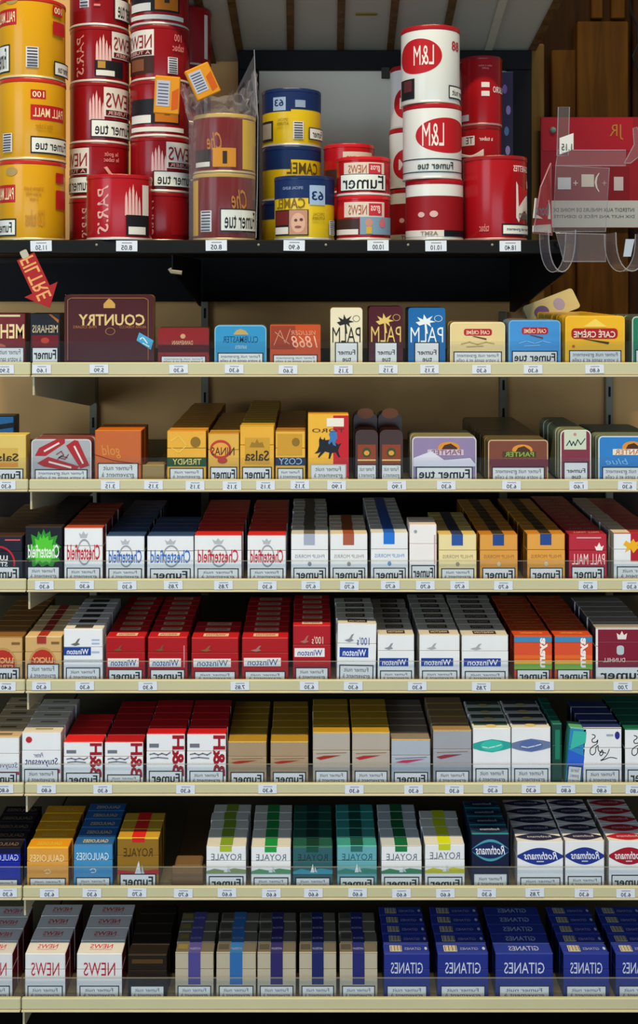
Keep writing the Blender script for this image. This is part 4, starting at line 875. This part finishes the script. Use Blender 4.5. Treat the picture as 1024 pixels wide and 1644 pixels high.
def news(kind, lab, dc, rpx, group):
    L = {0: scrawl(-38) + spikes(4) + [('r', '#1c1a20', 2, .62, 60, .95, '_photo_label'), ('r', '#d8d8d4', 5, .82, 40, .93), ('r', '#b0883a', 8, .64, 22, .78)] + newsbox(34, 100),
         1: spikes(-8) + newsbox(20, 100) + warning(-4, 90, .62, .95),
         2: newsbox(-85, -8) + warning(-85, 2, .6, .95) + [('t', 'le goût\nle tabac', '#d08a86', 20, .1, 50, .3), ('l' if 0 else 'p', '#d8a09a', [(20, .42), (26, .4), (40, .6), (34, .62)], '_slash')],
         3: newsbox(-75, -4) + [('r', '#3c2018', -75, .56, -4, .92, '_photo_label'), ('r', '#7a4a34', -60, .62, -24, .86)] + barcode(22, 42, .58, .92) + [('t', '100\ntabac', '#cc7a76', 30, .1, 55, .45)],
         4: barcode(-28, -8, .2, .68) + [('t', '100', '#d0807c', 2, .2, 14, .66, dict(rot=90))] + warning(40, 110, .45, .9) + [('r', '#d4cfc8', 40, .0, 70, .42)],
         5: [('r', '#1c1a20', -60, .3, 50, .8, '_photo_label'), ('r', '#d8d8d4', -58, .62, -8, .78), ('r', '#b86a1c', 0, .2, 46, .76, '_orange_panel'), ('r', '#3a2c20', 18, .34, 28, .62)] + [('r', '#d8d8d0', -58, .86, 60, .95)],
         6: scrawl(-22) + [('r', '#8a0e16', 30, .1, 80, .9)],
         7: scrawl(-50) + [('r', '#d8d0c8', 52, .06, 64, .9)]}[kind]
    return lambda x, a, b: can(x, rpx, dc, a, b, NR, '#8c1018', '#d8d4cc', L, lab, group)
g = 'red cans stacked at the left'
stack(160, 47, .115, [318, 229, 131, 41, -48], [news(6, 'lowest red can in the stack next to the yellow cans', .115, 47, g), news(2, 'red can second from below next to the yellow cans', .115, 47, g), news(1, 'red can with warning, middle of stack beside yellow cans', .115, 47, g), news(0, 'red can with paint drips, fourth up beside yellow cans', .115, 47, g), news(4, 'red can with barcode on top of the stack beside yellow', .115, 47, g)])
stack(257, 47.5, .105, [308, 219, 128, 39, -52], [news(6, 'lowest red can in the stack left of the plastic bag', .105, 47.5, g), news(1, 'red can with warning, second up left of the bag', .105, 47.5, g), news(5, 'red can third up behind the orange packet', .105, 47.5, g), news(3, 'red can with barcode, fourth up left of the bag', .105, 47.5, g), news(5, 'red can with orange panel atop the stack left of bag', .105, 47.5, g)])
can(192, 52, .04, ZC, zt(279, .04, 52), '#b01520', '#a8141e', '#c8c8c8', [('r', '#b09030', -88, .08, -68, .96, '_gold_side')] + [('t', 'PARIS', '#d8a49c', -30, .12, -8, .95, dict(rot=-90, shear=.3))] + spikes(20) + [('r', '#1c1a20', 22, .62, 70, .97, '_photo_label'), ('r', '#dcdcd8', 26, .82, 60, .95), ('r', '#d8d0cc', 52, .1, 68, .62)], 'single red can with vertical lettering standing in front', 'red cans stacked at the left')
stack(300, 40, .19, [292, 198, 104, 9], [news(6, 'lowest can in the far stack behind the bag', .19, 40, g), news(6, 'second can up in the far stack behind the bag', .19, 40, g), news(7, 'third can up in the far stack behind the bag', .19, 40, g), news(7, 'topmost can of the far stack above the bag', .19, 40, g)])
# cans in the clear bag
JR = '#74100f'
def jps(kind, lab):
    L = [('r', '#d8b018', 40, .02, 88, .97, '_yellow_side'), ('t', 'Che', '#b8762c', -28, .28, 0, .62, dict(shear=.3)), ('r', '#2a1a18', -62, .6, -20, .95, '_photo_label'), ('r', '#d8d2cc', -58, .84, -22, .93), ('r', '#d08a1c', -16, .58, 26, .94, '_orange_panel'), ('r', '#2c2018', 2, .64, 10, .88)] if kind else [('r', '#d8a818', -78, .04, -50, .96, '_yellow_side')] + barcode(-42, -18, .55, .9) + [('t', 'Che', '#b8762c', 18, .2, 48, .52, dict(shear=.3))] + warning(-2, 80, .52, .9)
    return lambda x, a, b: can(x, 50, .056, a, b, JR, '#b89a50', '#c8b890', L, lab, 'cans inside the clear bag')
stack(359, 50, .056, [277, 181], [jps(0, 'lower dark red can inside the clear plastic bag'), jps(1, 'upper dark red can with yellow side in the bag')])
# blue and yellow cans
CY = '#e2c01c'; CB = '#152c5c'
def camel(kind, lab, dc, rpx):
    bl = [('p', CB, [(-90, 0), (90, 0), (90, .42), (40, .34), (0, .3), (-40, .36), (-90, .42)], '_blue_top')]
    if kind == 0: L = [('r', CB, -90, 0, 0, .38, '_blue_top'), ('r', CB, 0, 0, 90, .34, '_blue_top'), ('r', '#9ab0d0', -36, .1, -10, .36, '_stamp'), ('t', '63', '#152c5c', -33, .14, -14, .28, dict(bold=.02)), ('r', '#8ca0b8', 8, .16, 28, .3)] + [('r', '#2a2a28', -75, .55, -36, .95, '_photo_label'), ('r', '#a09890', -70, .6, -40, .9)] + barcode(4, 24, .58, .92) + warning(34, 80, .68, .92, 'Fumer') + [('t', 'SPECIAL\nÀ TUBER', '#8a7420', -26, .52, -4, .66)]
    elif kind == 1: L = [('r', CB, -90, 0, 0, .4, '_blue_top'), ('r', CB, 0, 0, 90, .2, '_blue_top'), ('t', 'CAMEL', '#5a4a1c', -8, .26, 60, .5), ('r', '#121c30', -12, .7, 80, .95)]
    else: L = [('r', CB, -90, 0, 8, .32, '_blue_top'), ('r', CB, 8, 0, 90, .42, '_blue_top'), ('t', 'SPECIAL BLEND', '#8a9cc0', -44, .12, -2, .17), ('t', 'CAMEL', '#7c6018', -62, .32, 2, .5, dict(bold=.015)), ('r', '#9ab4d4', 10, .1, 42, .44, '_stamp'), ('t', '63', '#152c5c', 14, .2, 38, .36, dict(bold=.02)), ('r', '#1c1a1c', -68, .52, 8, .97, '_photo_label'), ('r', '#6a1c1c', -66, .54, -30, .78), ('r', '#d8d0c8', -66, .82, -30, .94), ('r', '#b88a72', -28, .53, 6, .95, '_photo_panel'), ('e', '#d0a68e', -24, .58, 2, .92), ('e', '#5a3a30', -18, .68, -12, .73), ('e', '#5a3a30', -8, .67, -2, .72), ('e', '#8a4a40', -17, .8, -5, .84), ('t', 'SPECIAL\nÀ TUBER', '#8a7420', 14, .58, 40, .7)] + barcode(50, 68, .7, .95)
    return lambda x, a, b: can(x, rpx, dc, a, b, CY, CB, '#b8bcc4', L, lab, 'blue and yellow cans')
stack(468, 47.5, .15, [322, 234, 141], [camel(1, 'lowest yellow and blue can, behind the front one', .15, 47.5), camel(1, 'middle yellow and blue can of the rear stack', .15, 47.5), camel(0, 'top yellow and blue can of the rear stack', .15, 47.5)])
camel(2, 'front yellow and blue can with face photograph', .045, 48.5)(488.5, ZC, zt(281, .045, 48.5))
# short red and white cans
def shortc(kind, lab, dc, rpx):
    nb = [('r', '#d4c8bc', -48, .06, 46, .46, '_name_panel'), ('t', 'NEWS', '#a85a34', -36, .14, 4, .4), ('r', '#c0303c', 8, .1, 38, .42), ('t', 'gros', '#f0d8d4', 12, .16, 34, .36)]
    L = {0: nb + warning(-58, 50, .42, .94, 'Fumer'), 1: nb + [('r', '#3c2420', -80, .5, -12, .9, '_photo_label'), ('r', '#d8d0c8', -78, .78, -14, .92), ('r', '#7898b0', -10, .46, 70, .92, '_photo_panel'), ('e', '#c08a78', 0, .5, 16, .72), ('e', '#c86a78', 30, .5, 46, .74), ('r', '#c8a23c', 2, .72, 14, .9)], 2: [('r', '#d4c8bc', -16, .1, 60, .5, '_name_panel'), ('t', 'NEWS', '#a85a34', -8, .2, 40, .42), ('r', '#3c2420', -70, .5, 0, .9)]}[kind]
    return lambda x, a, b: can(x, rpx, dc, a, b, '#b4141c', '#c01820', '#d8d8d4', L, lab, 'short red cans')
stack(561, 41, .14, [310, 230], [shortc(2, 'lower short red can behind the front pair', .14, 41), shortc(2, 'upper short red can behind the front pair', .14, 41)])
stack(583.5, 43.5, .045, [313, 250], [shortc(1, 'lower short red can of the front pair', .045, 43.5), shortc(0, 'upper short red can of the front pair', .045, 43.5)])
# white cans with red oval
def lm(kind, lab, dc, rpx, grp):
    W_ = '#dde0dc'; O = '#b01a22'
    if kind == 0: L = [('e', O, -80, .12, 16, .62, '_red_oval'), ('t', 'L&M', '#e8e0dc', -40, .22, 0, .5, dict(bold=.0)), ('t', '88', '#b02a34', 38, .14, 62, .28, dict(bold=.02)), ('r', '#1a1c20', -80, .68, -38, .97, '_photo_label'), ('r', '#5a2a30', -66, .7, -44, .86)] + warning(30, 100, .78, .97, 'Fumer nuit')
    elif kind == 1: L = [('e', O, -40, .14, 88, .66, '_red_oval'), ('t', 'L&M', '#e8e0dc', -26, .22, 16, .56, dict(bold=.0)), ('r', '#1c2a26', -88, .74, 88, .755), ('r', '#1c2a26', -88, .93, 88, .945), ('t', 'Fumer tue', '#1c2a26', -35, .79, 36, .9)]
    elif kind == 2: L = [('r', '#8c141c', -88, .22, 88, .86, '_red_band'), ('r', '#d8d0c8', -88, .86, 12, .98), ('r', '#14161a', 12, .86, 88, .98), ('e', '#d0a8a4', -40, .52, -26, .62), ('e', '#d0a8a4', -16, .5, 0, .62), ('t', 'ASMT', '#8a7a70', -34, .88, 0, .96)]
    else: L = [('e', O, -60, .3, 40, .9, '_red_oval'), ('t', 'LM', '#d8c8c4', -40, .5, 0, .7)]
    return lambda x, a, b: can(x, rpx, dc, a, b, W_, '#a0141e', '#d0d0cc', L, lab, grp, lidh=.007)
stack(661, 36, .17, [302, 205, 104], [lm(2, 'lowest white and red can of the half hidden stack', .17, 36, 'half hidden white cans'), lm(3, 'middle white and red can of the half hidden stack', .17, 36, 'half hidden white cans'), lm(3, 'top white and red can of the half hidden stack', .17, 36, 'half hidden white cans')])
for (x, y0, y1, r, f) in [(697, 287, None, 46.5, lm(2, 'lowest white can with broad dark red band', .05, 46.5, 'white cans with red ovals')), (693.5, 165, 287, 47.5, lm(1, 'middle white can with large red oval', .05, 47.5, 'white cans with red ovals')), (690.5, 39, 165, 47.5, lm(0, 'top white can with red oval and red 88', .05, 47.5, 'white cans with red ovals'))]:
    f(x, ZC if y1 is None else zt(y1, .05, 47) + .0004, zt(y0, .05, r))
# tall red cans
def marl(kind, lab, dc, rpx):
    if kind == 0: L = [('t', 'tabac à tuber\nqualité', '#d88a86', -16, .08, 22, .16), ('r', '#e4dcdc', -8, .36, 14, .44), ('r', '#e4dcdc', -8, .5, 14, .58), ('t', 'MARLBORO', '#f0e4e4', 24, .42, 88, .52), ('r', '#b8b4c0', -75, .86, -42, .96)]
    elif kind == 1: L = [('r', '#e8dcdc', -80, .12, -24, .3), ('t', 'TE', '#3a3038', -50, .14, -28, .27), ('t', 'a tuber', '#f0e0e0', -12, .14, 26, .22), ('p', '#e6dcdc', [(-80, .42), (0, .38), (0, .7), (-8, .7), (-10, .46), (-80, .5)], '_white_edge')]
    else: L = [('t', 'CIGARETTES', '#f0dcdc', 24, .07, 75, .15, dict(bold=.015)), ('p', '#e8e2e2', [(30, .28), (85, .24), (85, .8), (36, .8), (30, .74)], '_white_panel'), ('p', '#b81822', [(34, .32), (85, .3), (85, .48), (36, .6)], '_red_chevron'), ('t', 'Marlboro', '#4a7a74', 36, .64, 80, .76), ('t', 'tabac', '#d07a76', -38, .82, -20, .92)] + warning(2, 78, .82, .97, 'Fumer nuit gravement')
    return lambda x, a, b: can(x, rpx, dc, a, b, '#a80f18', '#8e141a', '#b88a8a', L, lab, 'tall red cans')
stack(771, 34, .15, [296, 201, 89], [marl(1, 'lowest tall red can behind the front one', .15, 34), marl(1, 'middle tall red can of the rear stack', .15, 34), marl(0, 'top tall red can of the rear stack', .15, 34)])
marl(2, 'large red can at the right end of the black shelf', .055, 51)(794, ZC, zt(249, .055, 51))
# folded leaflet box behind the tall red cans
o = MB().box(-.011, .011, 0, .02, 0, PZ(115, .28) - ZC, card('#8aa8a8'), card('#3c3550'), bev=.0008).build('leaflet_box', None, (PX(813, .28), .28, ZC))
tag(o, 'narrow purple patterned carton standing behind the tall red cans', 'carton')
hh = PZ(115, .28) - ZC
for k, (u, v, c) in enumerate([(-.3, .9, '#8a70b0'), (.3, .78, '#b090c8'), (0, .66, '#6a90b8'), (.2, .55, '#c8b0dc'), (-.2, .45, '#7a60a0')]):
    flat('pattern_print', ell_pts(-.004 + u * .01, .004 + u * .01, hh * v - .008, hh * v + .008, 10), c, o, -.0001)
flat('pale_base', [(-.011, 0), (.011, 0), (.011, hh * .33), (-.011, hh * .38)], '#a8c4c4', o, -.0001)

# ---------------------------------------------------------------- clear bag with orange packets
rng = random.Random(3)
def bag():
    cx, dcn = PX(357, .056), .056; R = 51.5 * K * (1 + .056 / D) + .0012
    n = 56; zs_ = [ZC + .0008 + t * (PZ(186, .02) - ZC) for t in (0, .2, .4, .6, .8, .97)]
    rows = []
    for z in zs_: rows.append([(cx + (R + rng.uniform(0, .0012)) * math.sin(2 * math.pi * k / n), dcn - (R + rng.uniform(0, .0012)) * math.cos(2 * math.pi * k / n), z) for k in range(n)])
    # crumpled neck: gathers towards a ridge running from the left bulge to the pointed right corner
    for t in (.2, .4, .6, .8, 1.0):
        ring = []
        for k in range(n):
            a = 2 * math.pi * k / n; sx = math.sin(a)
            rx = R * (1 + .06 * math.sin(t * 3)) ; ry = R * (1 - t * .93)
            zt_ = PZ(186, .02) + t * (.035 + .04 * max(0, sx) ** 3 * t + .018 * max(0, -sx))
            jit = .004 * min(1, t * 3)
            ring.append((cx + rx * sx - (.012 * t if sx < 0 else 0) + rng.gauss(0, jit * .5), dcn - ry * math.cos(a) + rng.gauss(0, jit), zt_ + rng.gauss(0, jit)))
        rows.append(ring)
    V = [v for r in rows for v in r]
    F = [(i * n + k, i * n + (k + 1) % n, (i + 1) * n + (k + 1) % n, (i + 1) * n + k) for i in range(len(rows) - 1) for k in range(n)]
    o = MB().add(V, F, CELLO).build('plastic_bag')
    tag(o, 'crumpled clear plastic bag pulled over two dark red cans', 'plastic bag')
    tip = MB(); p0 = P(405, 130, .03); p1 = P(408, 88, .03)
    tip.add([p0 + Vector((-.03, -.004, -.03)), p0 + Vector((.006, 0, -.05)), p1, p0 + Vector((-.012, .006, .0))], [(0, 1, 2), (0, 2, 3), (1, 3, 2)], CELLO).build('pointed_corner', o)
    tip = MB().tube([P(408, 80, .03), P(410, 130, .02), P(414, 190, .0), P(413, 300, .0), P(411, 382, -.0)], .0006, EDGE).build('seam', o)
bag()
def packet(xc, yc, d, w, h, ry, lab):
    o = MB().box(-w / 2, w / 2, -.004, .004, -h / 2, h / 2, card('#d8901c'), bev=.0015).build('paper_packet', None, P(xc, yc, d)); o.rotation_euler = (.1, ry, .2)
    tag(o, lab, 'packet', 'orange packets in the bag')
    b = MB().prism([(-w * .42, -h * .3), (w * .1, -h * .3), (w * .1, h * .38), (-w * .42, h * .38)], -.0044, -.0041, ink('#b4b8c8')).build('barcode', o)
    for k in range(7): MB().box(-w * .36, w * .04, -.0046, -.0044, -h * .24 + k * h * .085, -h * .24 + k * h * .085 + .0014, ink('#4a5068')).build('barcode_line', b)
    flat('orange_print', [(w * .18, -h * .4), (w * .44, -h * .34), (w * .44, h * .2), (w * .18, h * .1)], '#c85a14', o, -.0041)
packet(268, 153, .005, .035, .052, .04, 'orange packet with barcode hanging upright left of the bag')
packet(325, 131, .004, .036, .044, -.45, 'tilted orange packet with barcode in the crumpled bag top')

# ---------------------------------------------------------------- hanging arrow sign
a = P(60, 452, -.012)
root = empty('arrow_sign', a); root.rotation_euler = (0, math.radians(-25) * -1 * -1, 0)
tag(root, 'red cardboard arrow hanging under the black shelf and pointing down', 'sign')
ax = .013; L_ = .036
ar = [(-ax, .038), (-ax, -.012), (-.025, -.012), (0, -.040), (.025, -.012), (ax, -.012), (ax, .038)]
MB().prism(ar, -.0008, .0008, mat('#a31c1e', .5)).build('arrow_card', root)
text_obj('arrow_lettering', 'FILTRE', '#e0a060', root, -.010, .010, -.026, .036, -.0011, rot=-90, bold=.01)
MB().prism(rrect(-.005, .005, .036, .047, .002), -.0014, .0004, mat('#b8b4a0', .4)).build('hanging_clip', root)

# ---------------------------------------------------------------- red instruction card on the pine wall
cd_ = .318
root = empty('instruction_card', P(945, 290, cd_)); tag(root, 'red and white card with assembly pictures pinned on pine wall', 'card')
def cp(name, x0, x1, y0, y1, c, dy):
    p0 = P(x0, y1, cd_) - root.location; p1 = P(x1, y0, cd_) - root.location
    return MB().box(p0.x, p1.x, dy - .0004, dy, p0.z, p1.z, mat(c, .45, 0, .05)).build(name, root)
MB().box((P(868, 0, cd_) - root.location).x, (P(1026, 0, cd_) - root.location).x, 0, .004, (P(0, 366, cd_) - root.location).z, (P(0, 188, cd_) - root.location).z, mat('#8c1420', .5)).build('card_base', root)
cp('red_panel', 870, 1016, 189, 242, '#a01424', -.0002)
cp('picture_panel', 885, 1010, 268, 322, '#7c1018', -.0002); cp('white_panel', 885, 1024, 322, 365, '#b9b9b4', -.0002)
cp('picture', 895, 916, 285, 304, '#c9ced4', -.0008); cp('picture', 933, 953, 280, 300, '#cfc8b8', -.0008); cp('picture', 985, 1000, 284, 306, '#c0b0b0', -.0008)
for nm, x0, x1, y0, y1, s, c in [('plus_sign', 920, 927, 290, 298, '+', '#d8d0c8'), ('plus_sign', 966, 973, 290, 298, '+', '#b08a88'), ('bracket_sign', 954, 962, 278, 308, ')', '#d8d0c8'), ('emblem_lettering', 978, 1000, 200, 225, 'JR', '#a8702c')]:
    p0 = P(x0, y1, cd_) - root.location; p1 = P(x1, y0, cd_) - root.location
    text_obj(nm, s, c, root, p0.x, p1.x, p0.z, p1.z, -.0015)
for k, y in enumerate((337, 347)):
    p0 = P(888, y + 3, cd_) - root.location; p1 = P(1018, y - 3, cd_) - root.location
    text_obj('instruction_lettering', ['INTERDIT AUX MINEURS DE MOINS DE', 'DIX HUIT ANS PIÈCE D IDENTITÉ'][k], '#5a5c60', root, p0.x, p1.x, p0.z, p1.z, -.0012)
o = MB().lathe([(.004, 0), (.0055, .003), (.004, .007), (.001, .009)], mat('#7c9a88', .35), 12).build('push_pin', root, P(887, 209, cd_) - root.location); o.rotation_euler = (math.pi / 2, 0, 0)

# ---------------------------------------------------------------- clear hanging dispenser in front of the card
dd = -.02
root = empty('hanging_dispenser', P(940, 380, dd)); tag(root, 'clear plastic hanging dispenser at the right of the can shelf', 'dispenser')
q = lambda x, y, d=dd: P(x, y, d) - root.location
def plate(name, pts, m=DISP, rim=True, th=.0015):
    V = [Vector(p) for p in pts]; n = len(V); nr = (V[1] - V[0]).cross(V[2] - V[1]).normalized() * th
    o = MB().add(V + [v + nr for v in V], [tuple(range(n)), tuple(range(n, 2 * n))[::-1]] + [(k, (k + 1) % n, n + (k + 1) % n, n + k) for k in range(n)], m).build(name, root)
    if rim: MB().tube(V + [V[0]], .0007, EDGE, 5).build('rim', o)
    return o
plate('mounting_plate', [q(888, 372), q(972, 372), q(978, 270), q(892, 266)])
plate('crossbar', [q(892, 266), q(1004, 266), q(1004, 241), q(896, 241)])
plate('wing_card', [q(884, 262, dd), q(886, 378, dd), q(856, 374, -.07), q(868, 300, -.07)], mat('#a8243a', .35), True)
plate('wing_white_band', [q(882.5, 322, dd - .004), q(884, 352, dd - .004), q(857, 350, -.074), q(860, 318, -.074)], mat('#c8c4c0', .35), False)
plate('wing_white_band', [q(884, 360, dd - .004), q(885, 374, dd - .004), q(856, 372, -.074), q(856.5, 362, -.074)], mat('#b8b4b4', .35), False)
text_obj('wing_lettering', 'lboro', '#3a5a68', root, q(860, 0, -.078).x, q(881, 0, -.078).x, q(0, 346, -.078).z, q(0, 328, -.078).z, -.058)
plate('support_arm', [q(1002, 262), q(1012, 262), q(1040, 240), q(1022, 204), q(1016, 206), q(1018, 232)])
plate('hook_plate', [q(894, 250), q(896, 172, dd), q(914, 172, dd), q(912, 250)], clear('smoked_acrylic', '#6a6a6c', .25))
def cup(x0, x1, yt, yb):
    pts = []
    for k in range(15):
        t = math.pi * k / 14; pts.append((q((x0 + x1) / 2 - (x1 - x0) / 2 * math.cos(t), yt + (yb - yt) * math.sin(t) ** .8)))
    V = pts + [p + Vector((0, -.05, 0)) for p in pts]; n = len(pts)
    o = MB().add(V, [(k, k + 1, n + k + 1, n + k) for k in range(n - 1)], DISP).build('cup', root)
    MB().tube([p + Vector((0, -.05, 0)) for p in pts], .0008, EDGE, 5).build('rim', o); MB().tube(pts, .0007, EDGE, 5).build('rim', o)
cup(866, 908, 372, 437); cup(970, 1020, 376, 436)
plate('tray_panel', [q(905, 420, dd - .05), q(972, 420, dd - .05), q(972, 376, dd - .05), q(892, 374, dd - .05)])
plate('label_window', [q(1000, 412, dd - .052), q(1012, 412, dd - .052), q(1018, 384, dd - .052), q(1004, 384, dd - .052)], mat('#a8b4c4', .3), False)
plate('price_holder', [q(898, 248, -.06), q(920, 240, -.06), q(920, 214, -.06), q(898, 222, -.06)], mat('#d0d2d4', .35), True)
text_obj('price_lettering', '1.15', '#3a3c40', root, q(901, 0, -.063).x, q(918, 0, -.063).x, q(0, 242, -.063).z, q(0, 231, -.063).z, -.0635 - dd, bold=.01)

MB().box(q(888, 0, 0).x, q(902, 0, 0).x, 0, -.0038 - dd, q(0, 396, 0).z, q(0, 389, 0).z, BLACK).build('shelf_clip', root)
